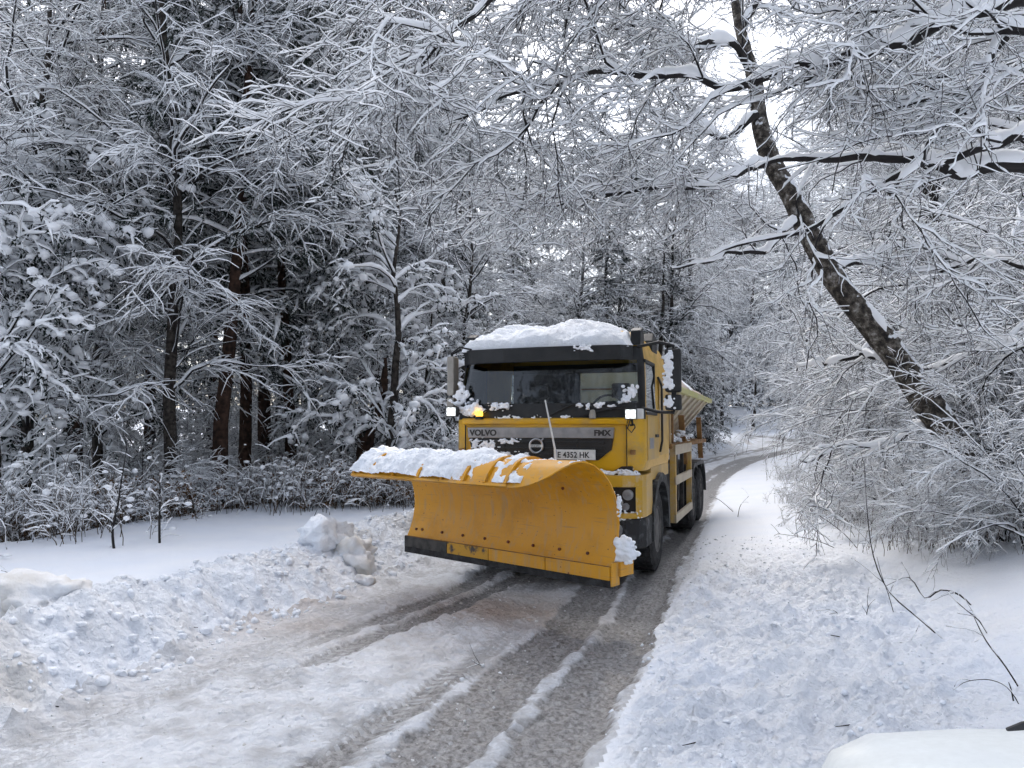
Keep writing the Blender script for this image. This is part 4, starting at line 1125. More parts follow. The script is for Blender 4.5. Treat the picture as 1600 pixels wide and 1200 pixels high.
def add_wear(m):
    n, l = m.node_tree.nodes, m.node_tree.links; p = n['Principled BSDF']
    src = p.inputs['Base Color'].links[0].from_socket
    tc = n.new('ShaderNodeTexCoord'); mp = n.new('ShaderNodeMapping'); mp.inputs['Scale'].default_value = (9, 9, 1.1)
    l.new(tc.outputs['Object'], mp.inputs['Vector'])
    s = n.new('ShaderNodeTexNoise'); s.inputs['Scale'].default_value = 2.2; s.inputs['Detail'].default_value = 6; l.new(mp.outputs[0], s.inputs['Vector'])
    r = n.new('ShaderNodeValToRGB'); r.color_ramp.elements[0].position = .52; r.color_ramp.elements[1].position = .80; l.new(s.outputs['Fac'], r.inputs['Fac'])
    mx = n.new('ShaderNodeMixRGB'); mx.inputs[2].default_value = (.42, .27, .12, 1); l.new(r.outputs['Color'], mx.inputs['Fac']); l.new(src, mx.inputs[1])
    k = n.new('ShaderNodeTexNoise'); k.inputs['Scale'].default_value = 26; k.inputs['Detail'].default_value = 3; l.new(tc.outputs['Object'], k.inputs['Vector'])
    r2 = n.new('ShaderNodeValToRGB'); r2.color_ramp.elements[0].position = .70; r2.color_ramp.elements[1].position = .73; l.new(k.outputs['Fac'], r2.inputs['Fac'])
    m2 = n.new('ShaderNodeMixRGB'); m2.inputs[2].default_value = (.16, .06, .02, 1); l.new(r2.outputs['Color'], m2.inputs['Fac']); l.new(mx.outputs['Color'], m2.inputs[1])
    mp2 = n.new('ShaderNodeMapping'); mp2.inputs['Scale'].default_value = (2, 2, 40); mp2.inputs['Rotation'].default_value = (.1, .06, 0); l.new(tc.outputs['Object'], mp2.inputs['Vector'])
    w = n.new('ShaderNodeTexNoise'); w.inputs['Scale'].default_value = 1.6; w.inputs['Detail'].default_value = 5; l.new(mp2.outputs[0], w.inputs['Vector'])
    r3 = n.new('ShaderNodeValToRGB'); r3.color_ramp.elements[0].position = .62; r3.color_ramp.elements[1].position = .72; l.new(w.outputs['Fac'], r3.inputs['Fac'])
    m3 = n.new('ShaderNodeMixRGB'); m3.inputs[2].default_value = (.34, .18, .06, 1)
    f3 = n.new('ShaderNodeMath'); f3.operation = 'MULTIPLY'; f3.inputs[1].default_value = .6; l.new(r3.outputs['Color'], f3.inputs[0]); l.new(f3.outputs[0], m3.inputs['Fac']); l.new(m2.outputs['Color'], m3.inputs[1])
    l.new(m3.outputs['Color'], p.inputs['Base Color'])
add_wear(M['orange'])
M['pale_steel'] = mat_paint('pale_steel', (.50, .44, .33), (.40, .33, .27), .6, 3.0, .6)
M['rust'] = mat_simple('rust_brown', (.16, .075, .022), (.30, .16, .05), 7, rough=.7, bump=.3)
M['black'] = mat_simple('black_plastic', (.006, .007, .009), (.014, .015, .017), 6, rough=.5, bump=.1, spec=.4)
M['black_dirty'] = mat_simple('black_plastic_slushy', (.012, .013, .015), (.14, .15, .16), 9, rough=.7, bump=.3, lo=.5, hi=.8)
M['rubber'] = mat_simple('tyre_rubber', (.012, .012, .013), (.055, .056, .06), 10, rough=.9, bump=.4, lo=.4, hi=.8)
M['steel_dark'] = mat_simple('dark_steel', (.020, .020, .021), (.07, .066, .062), 8, rough=.6, metal=.4, bump=.2)
M['rim'] = mat_simple('rim_steel', (.06, .06, .06), (.16, .155, .15), 8, rough=.6, metal=.5)
M['grey_strip'] = mat_simple('grey_strip', (.20, .20, .215), (.28, .28, .29), 9, rough=.4, metal=.5)
M['plate_white'] = mat_simple('plate_white', (.52, .53, .52), (.64, .65, .65), 14, rough=.5)
M['ink'] = mat_simple('ink_black', (.012, .012, .014), rough=.5)
M['chrome'] = mat_simple('emblem_metal', (.42, .43, .45), rough=.3, metal=.8)
M['interior'] = mat_simple('cab_interior', (.018, .019, .02), (.035, .036, .038), 5, rough=.85)
M['curtain'] = mat_simple('pale_lining', (.62, .68, .66), (.50, .56, .55), 4, rough=.85)
M['mirror_grey'] = mat_simple('mirror_housing', (.23, .215, .19), (.34, .32, .29), 5, rough=.6)
M['lens'] = mat_simple('lamp_lens_unlit', (.30, .31, .32), (.12, .12, .13), 8, rough=.25)
M['tarp'] = mat_simple('hopper_tarp', (.36, .29, .24), (.48, .41, .36), 3, rough=.85, bump=.2, bscale=20)

def mat_emit(name, c, s):
    m, n, l, p = nt(name)
    p.inputs['Base Color'].default_value = (*c, 1)
    p.inputs['Emission Color'].default_value = (*c, 1); p.inputs['Emission Strength'].default_value = s
    p.inputs['Roughness'].default_value = .3
    return m
M['lamp_on'] = mat_emit('work_lamp_lit', (1.0, .98, .92), 2.2)
M['lamp_dim'] = mat_emit('work_lamp_reflector', (.62, .66, .66), .35)
M['amber'] = mat_emit('amber_lit', (1.0, .55, .05), 1.6)

def mat_glass(name, tint, alpha):
    m, n, l, p = nt(name)
    n.remove(p)
    out = [x for x in n if x.type == 'OUTPUT_MATERIAL'][0]
    g = n.new('ShaderNodeBsdfGlossy'); g.inputs['Roughness'].default_value = .03; g.inputs['Color'].default_value = (.9, .95, 1, 1)
    t = n.new('ShaderNodeBsdfTransparent'); t.inputs['Color'].default_value = (*tint, 1)
    fr = n.new('ShaderNodeFresnel'); fr.inputs['IOR'].default_value = 1.55
    mm = n.new('ShaderNodeMath'); mm.operation = 'ADD'; mm.inputs[1].default_value = alpha; mm.use_clamp = True
    l.new(fr.outputs[0], mm.inputs[0])
    mx = n.new('ShaderNodeMixShader'); l.new(mm.outputs[0], mx.inputs[0]); l.new(t.outputs[0], mx.inputs[1]); l.new(g.outputs[0], mx.inputs[2])
    l.new(mx.outputs[0], out.inputs['Surface'])
    return m
M['glass'] = mat_glass('windscreen_glass', (.72, .78, .77), .02)
M['glass_side'] = mat_glass('side_glass', (.35, .38, .39), .16)

# ------------------------------------------------------------------ the snow-plough truck
TH = math.radians(19.8)
TRUCK = empty('plough_truck', (.374, 9.354, 0.0), -TH)
tag(TRUCK, 'yellow snow plough truck with orange front blade driving along the slushy road', 'truck')

def text_mesh(name, s, size, mat, parent, loc, depth=.004, bold=0.0, sx=1.0):
    c = bpy.data.curves.new(name, 'FONT'); c.body = s; c.size = size; c.extrude = depth; c.offset = bold
    c.align_x = 'LEFT'; c.align_y = 'BOTTOM_BASELINE'
    o = bpy.data.objects.new(name, c); col.objects.link(o)
    dg = bpy.context.evaluated_depsgraph_get()
    me = bpy.data.meshes.new_from_object(o.evaluated_get(dg))
    bpy.data.objects.remove(o)
    me.materials.clear()
    me.transform(Matrix.Diagonal((sx, 1, 1, 1)))
    me.transform(Matrix.Rotation(math.pi / 2, 4, 'X'))
    q = link(name, me, mat, parent); q.location = loc
    return q

# --- cab shell on one grid, split into painted shell, black trim, glass
ROWS = [(1.40, 1.23, .04, 2.30), (1.50, 1.25, .0, 2.30), (1.98, 1.25, .0, 2.30), (2.035, 1.25, .012, 2.30), (2.12, 1.248, .02, 2.30), (2.235, 1.243, .035, 2.30),
        (2.50, 1.233, .09, 2.30), (2.77, 1.215, .15, 2.29), (2.95, 1.185, .20, 2.27), (3.06, 1.13, .29, 2.22), (3.15, 1.04, .40, 2.15), (3.22, .90, .55, 2.0), (3.25, .70, .75, 1.8)]
def ring(W, Fy, Ry):
    r = .26 * min(1, W / 1.2)
    side = [(W, Ry), (W, 1.72), (W, 1.36), (W, 1.13), (W, .75), (W, .36 + Fy)]
    side = [(a, min(b, Ry) if i else b) for i, (a, b) in enumerate(side)]
    arc = [(W - r + r * math.cos(t), Fy + .07 + r * .86 - r * .86 * math.sin(t)) for t in [math.radians(k) for k in (0, 22, 42, 60, 76)]]
    xs = [.86 * W / 1.25, .55, .2]
    fr = [(x, Fy + .07 * (x / W) ** 2 * .9) for x in xs]
    half = side + arc + fr
    left = [(-a, b) for a, b in half[::-1]]
    return half + left
rings = [ring(W, Fy, Ry) for (z, W, Fy, Ry) in ROWS]
NP = len(rings[0])
CV = np.array([[(x, y, ROWS[i][0]) for x, y in rings[i]] for i in range(len(ROWS))])
def cls(i, j):
    """part of the cab face between rows i,i+1 and columns j,j+1"""
    if j == NP - 1: return 'rear_window' if i in (5, 6) else 'shell'                           # rear wall
    jj = min(j, NP - 2 - j)                                   # mirrored
    side = 'r' if j < NP / 2 else 'l'
    if i in (5, 6) and jj in (3, 4): return 'win_' + side
    if i == 4 and jj in (3, 4): return 'win_' + side
    if i in (5, 6) and jj >= 8: return 'screen'
    if i in (5, 6) and jj in (6, 7): return 'pillar_' + side
    if i in (3, 4) and jj >= 6: return 'scuttle'
    if i == 7 and jj >= 6: return 'header'
    return 'shell'
groups = {}
for i in range(len(ROWS) - 1):
    for j in range(NP):
        a, b = i * NP + j, i * NP + (j + 1) % NP
        groups.setdefault(cls(i, j), []).append((a, b, b + NP, a + NP))
def cab_part(key, name, mat, off=0.0, extra=None):
    f = groups[key] + (extra or [])
    used = sorted({k for q in f for k in q}); mp = {k: n for n, k in enumerate(used)}
    V = CV.reshape(-1, 3)[used].copy()
    if off:
        c = np.array([0, 1.1, 2.4]); d = V - c; d[:, 2] *= .3; V = V + _norm(d) * off
    me = bpy.data.meshes.new(name); me.from_pydata([tuple(p) for p in V], [], [tuple(mp[k] for k in q) for q in f])
    bm = bmesh.new(); bm.from_mesh(me); bmesh.ops.recalc_face_normals(bm, faces=bm.faces); bm.to_mesh(me); bm.free()
    me.polygons.foreach_set('use_smooth', np.ones(len(me.polygons), dtype=bool))
    try: me.set_sharp_from_angle(angle=math.radians(40))
    except Exception: pass
    return link(name, me, mat, TRUCK)
top = [tuple(range((len(ROWS) - 1) * NP, len(ROWS) * NP))]
CAB = cab_part('shell', 'cab_shell', M['yellow'], 0, top)
cab_part('screen', 'windscreen', M['glass'])
cab_part('win_r', 'door_window', M['glass_side']); cab_part('win_l', 'door_window', M['glass_side'])
cab_part('rear_window', 'rear_window', M['glass'])
cab_part('pillar_r', 'windscreen_pillar', M['black']); cab_part('pillar_l', 'windscreen_pillar', M['black'])
cab_part('scuttle', 'wiper_panel', M['black']); cab_part('header', 'windscreen_header', M['black'])
# sun visor
b = MB()
pv = [(-1.12, .14), (-1.0, .02), (-.5, -.05), (0, -.06), (.5, -.05), (1.0, .02), (1.12, .14)]
b.prism([(x, y) for x, y in pv] + [(x, y + .03) for x, y in pv[::-1]], 'z', 2.76, 2.94)
b.build('sun_visor', M['black'], TRUCK, .006)
# raised roof cap sides (dark deflectors)
for sx in (-1, 1):
    MB().prism([(.30, 2.96), (.62, 2.97), (.60, 3.14), (.48, 3.20), (.36, 3.15)], 'x', sx * 1.06, sx * 1.19).build('roof_deflector', M['black'], TRUCK, .02)
    MB().prism([(1.30, 2.97), (1.75, 2.97), (1.72, 3.20), (1.45, 3.24), (1.32, 3.12)], 'x', sx * 1.04, sx * 1.18).build('roof_deflector', M['black'], TRUCK, .02)

# interior
MB().box(-1.15, 1.15, .34, .85, 1.55, 2.13).build('dashboard', M['interior'], TRUCK, .05)
sw = MB(); sw.tube([(.62 + .22 * math.cos(a), .98 + .07 * math.sin(a), 2.17 + .20 * math.sin(a)) for a in np.linspace(0, 2 * math.pi, 25)], .016, 8, False)
sw.tube([(.62, .98, 2.17), (.62, .75, 2.05)], .03, 8); sw.build('steering_wheel', M['interior'], TRUCK, smooth=True)
for sx in (-.62, .62):
    s = MB(); s.prism([(1.25, 1.55), (1.75, 1.55), (1.95, 2.30), (1.80, 2.32), (1.62, 1.78), (1.25, 1.75)], 'x', sx - .25, sx + .25)
    st = s.build('seat', M['interior'], TRUCK, .04)
    MB().box(sx - .13, sx + .13, 1.82, 1.95, 2.36, 2.58).build('headrest', M['interior'], st, .04)
MB().box(-1.1, 1.1, .9, 2.2, 1.42, 1.5).build('cab_floor', M['interior'], TRUCK)
rw = MB(); rw.box(-1.16, 1.16, 2.20, 2.24, 1.5, 2.26); rw.box(-1.16, -.08, 2.20, 2.24, 2.262, 2.76); rw.box(-1.16, 1.16, 2.20, 2.24, 2.762, 2.9); rw.box(1.06, 1.16, 2.20, 2.24, 2.262, 2.76)
rw.build('rear_wall_lining', M['interior'], TRUCK)
MB().box(-.05, 1.06, 2.17, 2.19, 2.50, 2.525).build('window_rail', M['rust'], TRUCK)
MB().box(-1.1, 1.1, 2.86, 2.90, 1.75, 3.02).build('hopper_headboard', M['curtain'], TRUCK, .01)

# doors with seams, handle, badge
for sx in (1, -1):
    f = lambda a, b: (min(sx * a, sx * b), max(sx * a, sx * b))
    x0, x1 = f(1.246, 1.262)
    d = MB(); d.prism([(.38, 1.52), (1.24, 1.52), (1.24, 2.08), (.38, 2.08)], 'x', x0, x1)
    door = d.build('door', M['yellow_dirty'], TRUCK, .008)
    if sx > 0: door['label'] = 'driver door filmed with beige road salt'
    hx0, hx1 = f(1.258, 1.285)
    MB().box(hx0, hx1, .95, 1.15, 1.80, 1.84).build('door_handle', M['black'], door, .006)
    MB().box(*f(1.258, 1.272), .50, .80, 1.66, 1.80).build('door_badge', M['grey_strip'], door, .005)
    # window frame
    w = MB()
    for z0, z1, y0, y1 in [(2.09, 2.125, .34, 1.17), (2.75, 2.79, .42, 1.17), (2.09, 2.79, 1.12, 1.17)]:
        w.box(*f(1.20, 1.262 if z0 < 2.5 and z1 < 2.5 else 1.236), y0, y1, z0, z1)
    w.build('window_frame', M['black'], door, .004)
    # rear side panel and grab rail
    MB().box(*f(1.244, 1.256), 1.40, 2.22, 1.55, 2.62).build('rear_side_panel', M['yellow_dirty'], TRUCK, .01)
    MB().tube([(sx * 1.27, 1.31, 1.6), (sx * 1.30, 1.31, 1.75), (sx * 1.30, 1.31, 2.5), (sx * 1.25, 1.31, 2.62)], .016, 8).build('grab_rail', M['black'], TRUCK, smooth=True)

# --- front: lip, strip, grille, emblem, lettering, plate
MB().prism([(-.03, 1.975), (.03, 1.965), (.06, 2.03), (.0, 2.05), (-.045, 2.03)], 'x', -1.08, 1.08).build('bonnet_lip', M['yellow'], TRUCK, .01)
MB().prism([(-1.0, 1.93), (.92, 1.93), (.91, 1.80), (-.99, 1.80)], 'y', -.030, .03).build('grille_strip', M['grey_strip'], TRUCK, .006)
GR = MB().prism([(-.985, 1.798), (.905, 1.798), (.88, 1.66), (.72, 1.53), (-.78, 1.53), (-.95, 1.64)], 'y', -.012, .06).build('grille', M['black'], TRUCK, .008)
for k, z in enumerate((1.60, 1.67, 1.745)):
    MB().box(-.86, .80, -.030, -.010, z - .012, z + .012).build('grille_bar', M['black'], GR, .004)
for x in (-.50, .45):
    MB().box(x - .01, x + .01, -.026, -.010, 1.54, 1.79).build('grille_bar', M['black'], GR)
em = MB()
em.tube([(-.06 + .085 * math.cos(a), -.045, 1.70 + .085 * math.sin(a)) for a in np.linspace(0, 2 * math.pi, 29)], .014, 8, False)
em.box(-.14, .02, -.055, -.04, 1.685, 1.717)
em.tube([(-.002, -.045, 1.758), (.035, -.045, 1.795)], .010, 6)
EMB = em.build('round_emblem', M['chrome'], GR, smooth=True)
text_mesh('emblem_lettering', 'VOLVO', .030, M['ink'], GR, (-.128, -.0565, 1.690), .001, .0006, 1.15)
text_mesh('maker_lettering', 'VOLVO', .105, M['ink'], TRUCK, (-.965, -.0325, 1.828), .003, .004, 1.05)
text_mesh('model_lettering', 'FMX', .095, M['ink'], TRUCK, (.675, -.0325, 1.832), .003, .004, 1.1)
PL = MB().box(.175, .70, -.075, -.055, 1.538, 1.660).build('number_plate', M['plate_white'], TRUCK, .005)
MB().box(.30, .60, -.055, .0, 1.57, 1.62).build('plate_bracket', M['black'], PL)
MB().box(.179, .212, -.0775, -.0745, 1.545, 1.653).build('plate_stripe', mat_simple('plate_blue', (.01, .03, .22), rough=.5), PL)
text_mesh('plate_lettering', 'E 4352 HK', .098, M['ink'], PL, (.222, -.0765, 1.563), .001, .0022, .93)
# front corner seams
for sx in (-1, 1):
    MB().box(sx * 1.06 - .004, sx * 1.06 + .004, -.004 + .04, .06, 1.46, 1.96).build('panel_seam', M['black'], TRUCK)
    MB().box(sx * 1.13 - .03, sx * 1.13 + .03, .05, .10, 1.60, 1.66).build('side_marker', M['rust'], TRUCK, .01)

# --- bumper, headlamp pods
MB().prism([(-1.12, .08), (1.12, .08), (1.12, .35), (-1.12, .35)], 'z', 1.355, 1.46).build('bumper_gap', M['black'], TRUCK)
for sx in (-1, 1):
    p = MB()
    out = [(.74, -.06), (1.02, -.04), (1.16, .02), (1.23, .12), (1.255, .28), (1.255, .74), (1.10, .74), (1.10, .25), (.74, .25)]
    # pod built as a frame around the lamp recess
    def pod(z0, z1):
        p.prism([(sx * x, y) for x, y in out], 'z', z0, z1)
    pod(1.215, 1.355); pod(.84, .905)
    p.prism([(sx * .74, -.06), (sx * .885, -.05), (sx * .885, .25), (sx * .74, .25)], 'z', .902, 1.218)
    p.prism([(sx * x, y) for x, y in [(1.165, .03), (1.23, .12), (1.255, .28), (1.255, .74), (1.16, .74), (1.16, .25)]], 'z', .902, 1.218)
    po = p.build('headlamp_pod', M['yellow_grimy'], TRUCK, .012)
    MB().prism([(sx * .88, .05), (sx * 1.17, .09), (sx * 1.17, .2), (sx * .88, .2)], 'z', .90, 1.22).build('headlamp_recess', M['black'], po)
    for cx, cz, r in ((.955, 1.02, .055), (1.07, 1.12, .065), (1.04, .975, .045)):
        MB().lathe([(r * .6, .02), (r, .03), (r, .075)], 20, 'y', (sx * cx, 0, cz)).build('headlamp', M['lens'], po, smooth=True)
    # mud-caked snow below and on the pod
    lb = MB()
    lb.prism([(sx * x, y) for x, y in [(.70, -.02), (1.05, .0), (1.20, .08), (1.26, .22), (1.27, .72), (1.12, .72), (1.10, .3), (.70, .3)]], 'z', .47, .838)
    lbo = lb.build('lower_bumper', M['black_dirty'], TRUCK, .05)
    MB().lathe([(.06, -.03), (.085, -.02), (.085, .06)], 20, 'y', (sx * .93, .0, .70)).build('fog_lamp', M['lens'], lbo, smooth=True)
MB().box(-.72, .72, .0, .3, .50, 1.36).build('bumper_centre', M['black_dirty'], TRUCK, .03)
MB().box(-.42, .42, -.28, .02, .55, 1.05).build('plough_mount', M['steel_dark'], TRUCK, .02)

# --- wheels
def wheel_meshes(width, r=.56):
    n = 96
    prof = [(.31, -.46), (.40, -.5), (.49, -.46), (.545, -.40), (.56, -.38), (.56, -.20), (.545, -.19), (.545, -.16), (.56, -.15), (.56, .15), (.545, .16), (.545, .19), (.56, .20), (.56, .38), (.545, .40), (.49, .46), (.40, .5), (.31, .46)]
    v = []; f = []
    for i, (rr, o) in enumerate(prof):
        for k in range(n):
            a = 2 * math.pi * k / n
            q = rr * r / .56
            if rr > .555 and (k + (2 if o > 0 else 0)) % 4 == 0: q -= .022
            if .5 < rr < .555 and abs(o) > .3 and k % 4 == 0: q -= .012
            v.append((o * width, q * math.cos(a), q * math.sin(a)))
    m = len(prof)
    for i in range(m - 1):
        for k in range(n):
            f.append((i * n + k, i * n + (k + 1) % n, (i + 1) * n + (k + 1) % n, (i + 1) * n + k))
    t = MB(); t.add(v, f)
    return t
def put_wheel(cx, cy, width, sgn, name='wheel'):
    w = empty(name, (cx, cy, .555)); w.parent = TRUCK
    global TY
    key = round(width, 2)
    if key not in TY:
        TY[key] = wheel_meshes(width).build('tyre', M['rubber'], w)
        me = TY[key].data
        # rim with dished face and hub
        rm = MB()
        prof = [(.315, .40), (.33, .44), (.315, .46), (.29, .42), (.27, .20), (.17, .16), (.15, .34), (.10, .42), (.03, .44)]
        rm.lathe([(a, o * width) for a, o in prof], 32, 'x')
        TY[('rim', key)] = rm.build('rim', M['rim'], w, smooth=True)
        bl = MB()
        for k in range(10):
            a = 2 * math.pi * k / 10; bl.lathe([(.016, .17 * width), (.016, .26 * width)], 6, 'x', (0, .215 * math.cos(a), .215 * math.sin(a)))
        TY[('bolts', key)] = bl.build('wheel_nuts', M['steel_dark'], w)
    else:
        for kk in (key, ('rim', key), ('bolts', key)):
            o = TY[kk].copy(); col.objects.link(o); o.parent = w
    if sgn < 0: w.rotation_euler = (0, 0, math.pi)
    return w
TY = {}
for sx in (1, -1):
    put_wheel(sx * 1.05, 1.36, .37, sx)
    for y in (5.75, 7.12): put_wheel(sx * .94, y, .60, sx)
# front arches
def arch(y, r0, r1, a0, a1, x0, x1, name, mat):
    b = MB(); n = 18
    an = np.linspace(math.radians(a0), math.radians(a1), n)
    poly = [(y - r1 * math.cos(a), .56 + r1 * math.sin(a)) for a in an] + [(y - r0 * math.cos(a), .56 + r0 * math.sin(a)) for a in an[::-1]]
    V = [(x0, p[0], p[1]) for p in poly] + [(x1, p[0], p[1]) for p in poly]
    m = len(poly); F = []
    for k in range(n - 1):
        F.append((k, k + 1, m - 2 - k, m - 1 - k)); F.append((m + k, m + m - 1 - k, m + m - 2 - k, m + k + 1))
    for k in range(m): F.append((k, m + k, m + (k + 1) % m, (k + 1) % m))
    b.add(V, F); return b.build(name, mat, TRUCK)
for sx in (1, -1):
    arch(1.36, .64, .76, -5, 185, *sorted((sx * .80, sx * 1.285)), 'front_mudguard', M['black_dirty'])
    arch(5.75, .63, .70, 5, 120, *sorted((sx * .62, sx * 1.27)), 'rear_mudguard', M['black'])
    arch(7.12, .63, .70, 60, 178, *sorted((sx * .62, sx * 1.27)), 'rear_mudguard', M['black'])
    MB().box(*sorted((sx * .62, sx * 1.27)), 5.95, 6.95, 1.19, 1.26).build('mudguard_deck', M['black'], TRUCK, .01)
    # filler between arch and cab
    MB().box(*sorted((sx * 1.0, sx * 1.24)), .72, 2.28, 1.25, 1.42).build('cab_sill', M['yellow_dirty'], TRUCK, .01)
    MB().box(*sorted((sx * 1.0, sx * 1.22)), 2.08, 2.30, .55, 1.26).build('mud_flap', M['black'], TRUCK, .01)
# chassis
for sx in (-1, 1):
    MB().box(sx * .42 - .05, sx * .42 + .05, .3, 8.7, .82, 1.10).build('chassis_rail', M['steel_dark'], TRUCK)
for y in (1.36, 5.75, 7.12):
    MB().tube([(-1.0, y, .56), (1.0, y, .56)], .09, 12).build('axle', M['steel_dark'], TRUCK, smooth=True)
MB().box(-.5, .5, .5, 2.6, .75, 1.40).build('engine_block', M['steel_dark'], TRUCK)
for sx in (1, -1):
    f = lambda a, b: (min(sx * a, sx * b), max(sx * a, sx * b))
    MB().box(*f(.55, 1.08), 3.1, 4.9, .62, 1.35).build('fuel_tank' if sx > 0 else 'battery_box', M['steel_dark'], TRUCK, .06)
    sg = empty('side_guard', (0, 0, 0)); sg.parent = TRUCK
    for y in (2.98, 5.10): MB().box(*f(1.17, 1.262), y - .05, y + .05, .445, 1.66).build('post', M['yellow_dirty'], sg, .006)
    for z0, z1 in ((1.50, 1.655), (1.03, 1.165), (.445, .575)):
        MB().box(*f(1.225, 1.268), 2.93, 5.16, z0, z1).build('rail', M['pale_steel'], sg, .006)
    for y in (3.55, 4.3): MB().box(*f(1.16, 1.215), y - .03, y + .03, .50, 1.58).build('upright', M['steel_dark'], sg)
    # air stack and posts behind the cab
    MB().box(*f(.92, 1.16), 2.42, 2.72, 1.10, 2.50).build('intake_stack', M['rust'], TRUCK, .03)
    MB().box(*f(1.10, 1.20), 2.85, 2.93, 1.62, 2.45).build('hopper_post', M['yellow_dirty'], TRUCK, .01)
    MB().box(*f(1.05, 1.14), 3.60, 3.68, 1.62, 2.40).build('hopper_post', M['rust'], TRUCK, .01)
    MB().prism([(4.55, 2.15), (4.63, 2.15), (5.12, 1.26), (5.02, 1.26)], 'x', *f(1.10, 1.20)).build('hopper_leg', M['rust'], TRUCK, .008)
    MB().prism([(7.55, 2.15), (7.63, 2.15), (8.02, 1.26), (7.92, 1.26)], 'x', *f(1.10, 1.20)).build('hopper_leg', M['rust'], TRUCK, .008)
    MB().box(*f(.5, 1.22), 2.85, 8.5, 1.60, 1.68).build('deck_edge', M['rust'], TRUCK, .01)
# --- spreader hopper
HP = MB()
y0, y1 = 2.95, 8.9
prof = [(1.26, 2.56), (1.20, 2.47), (.36, 1.50), (-.36, 1.50), (-1.20, 2.47), (-1.26, 2.56)]
HP.prism(prof, 'y', y0, y1)
HOP = HP.build('spreader_hopper', M['pale_steel'], TRUCK, .01)
for sx in (1, -1):
    f = lambda a, b: (min(sx * a, sx * b), max(sx * a, sx * b))
    MB().box(*f(1.20, 1.31), y0 - .03, y1 + .25, 2.50, 2.60).build('hopper_rim', mat_paint('pale_yellow_rim', (.52, .50, .17), (.5, .46, .36), .5, 3, .5) if sx > 0 else M['pale_steel'], HOP, .01)
    for y in np.linspace(3.5, 8.3, 7):
        MB().prism([(sx * 1.24, 2.50), (sx * 1.28, 2.50), (sx * .50, 1.60), (sx * .44, 1.60)], 'y', y - .03, y + .03).build('hopper_rib', M['pale_steel'], HOP)
tv = []; tf = []
nyy, nxx = 26, 17
for i in range(nyy):
    for j in range(nxx):
        s = j / (nxx - 1) * 2 - 1; t = i / (nyy - 1)
        hgt = 2.60 + (.50 - .30 * t) * (1 - abs(s) ** 5) + .02 * math.sin(t * 23 + s * 7)
        tv.append((s * 1.24, y0 + t * (y1 - y0), hgt))
for i in range(nyy - 1):
    for j in range(nxx - 1): tf.append((i * nxx + j, i * nxx + j + 1, (i + 1) * nxx + j + 1, (i + 1) * nxx + j))
MB().add(tv, tf).build('hopper_cover', M['tarp'], HOP, smooth=True)

# --- mirrors
for sx in (1, -1):
    mr = empty('mirror', (0, 0, 0)); mr.parent = TRUCK
    cx = 1.60 if sx > 0 else 1.36
    mt = M['black'] if sx > 0 else M['mirror_grey']
    hw = .095 if sx > 0 else .065
    MB().prism([(sx * (cx - hw), .18), (sx * (cx + hw), .24), (sx * (cx + hw * .9), .36), (sx * (cx - hw * .8), .38)], 'z', 2.36, 2.89).build('mirror_housing', mt, mr, .035, True, 3)
    MB().prism([(sx * (cx - hw), .18), (sx * (cx + hw), .24), (sx * (cx + hw * .9), .36), (sx * (cx - hw * .8), .38)], 'z', 2.14, 2.33).build('wide_angle_mirror', mt, mr, .03, True, 3)
    MB().box(sx * cx - hw * .75, sx * cx + hw * .75, .372, .385, 2.40, 2.85).build('mirror_glass', M['chrome'], mr)
    MB().tube([(sx * 1.17, .24, 2.93), (sx * (cx - .16), .20, 2.97), (sx * cx, .27, 2.93), (sx * cx, .27, 2.86)], .020, 8).build('mirror_arm', M['black'], mr, smooth=True)
    MB().tube([(sx * 1.22, .20, 2.17), (sx * (cx - .18), .16, 2.12), (sx * cx, .25, 2.11), (sx * cx, .27, 2.16)], .020, 8).build('mirror_arm', M['black'], mr, smooth=True)
    MB().tube([(sx * (cx), .28, 2.32), (sx * cx, .28, 2.38)], .03, 8).build('mirror_joint', M['black'], mr)
# kerb mirror at the passenger-side header
MB().tube([(-.98, .10, 2.95), (-1.12, -.02, 2.98), (-1.22, -.04, 2.90)], .012, 6).build('kerb_mirror_arm', M['black'], TRUCK, smooth=True)

# --- lamps
for x, z in ((-1.20, 2.135), (1.14, 2.09)):
    lp = MB(); lp.prism([(x - .075, -.10), (x + .075, -.10), (x + .06, .02), (x - .06, .02)], 'z', z - .065, z + .065)
    L_ = lp.build('work_lamp', M['black'], TRUCK, .015)
    MB().box(x - .064, x + .064, -.108, -.098, z - .055, z + .055).build('lamp_lens', M['lamp_dim'], L_, .02)
    for lx, lz in ((-.03, .022), (.03, .022), (-.03, -.022), (.03, -.022)):
        MB().lathe([(.024, 0), (.022, -.006), (.010, -.009)], 14, 'y', (x + lx, -.107, z + lz)).build('lamp_bulb', M['lamp_on'], L_, smooth=True)
    MB().tube([(x, -.03, z - .06), (x, .02, z - .13), (x * .97, .05, z - .13)], .014, 6).build('lamp_bracket', M['black'], L_, smooth=True)
    MB().tube([(x - .02, -.02, z - .07), (x - .05, -.05, z - .17), (x, -.06, z - .22), (x + .04, -.04, z - .16), (x + .02, .02, z - .12)], .008, 6).build('cable', M['black'], L_, smooth=True)
x, z = 1.225, 2.095
MB().prism([(x - .03, -.06), (x + .05, -.04), (x + .05, .04), (x - .03, .04)], 'z', z - .06, z + .06).build('indicator_lamp', M['plate_white'], TRUCK, .012)
bc = MB().lathe([(.055, -.01), (.055, .02), (.05, .03)], 16, 'z', (-.83, -.04, 2.045)).build('beacon', M['black'], TRUCK, smooth=True)
MB().lathe([(.045, .03), (.047, .07), (.036, .095), (.01, .10)], 16, 'z', (-.83, -.04, 2.045)).build('beacon_lens', M['amber'], bc, smooth=True)
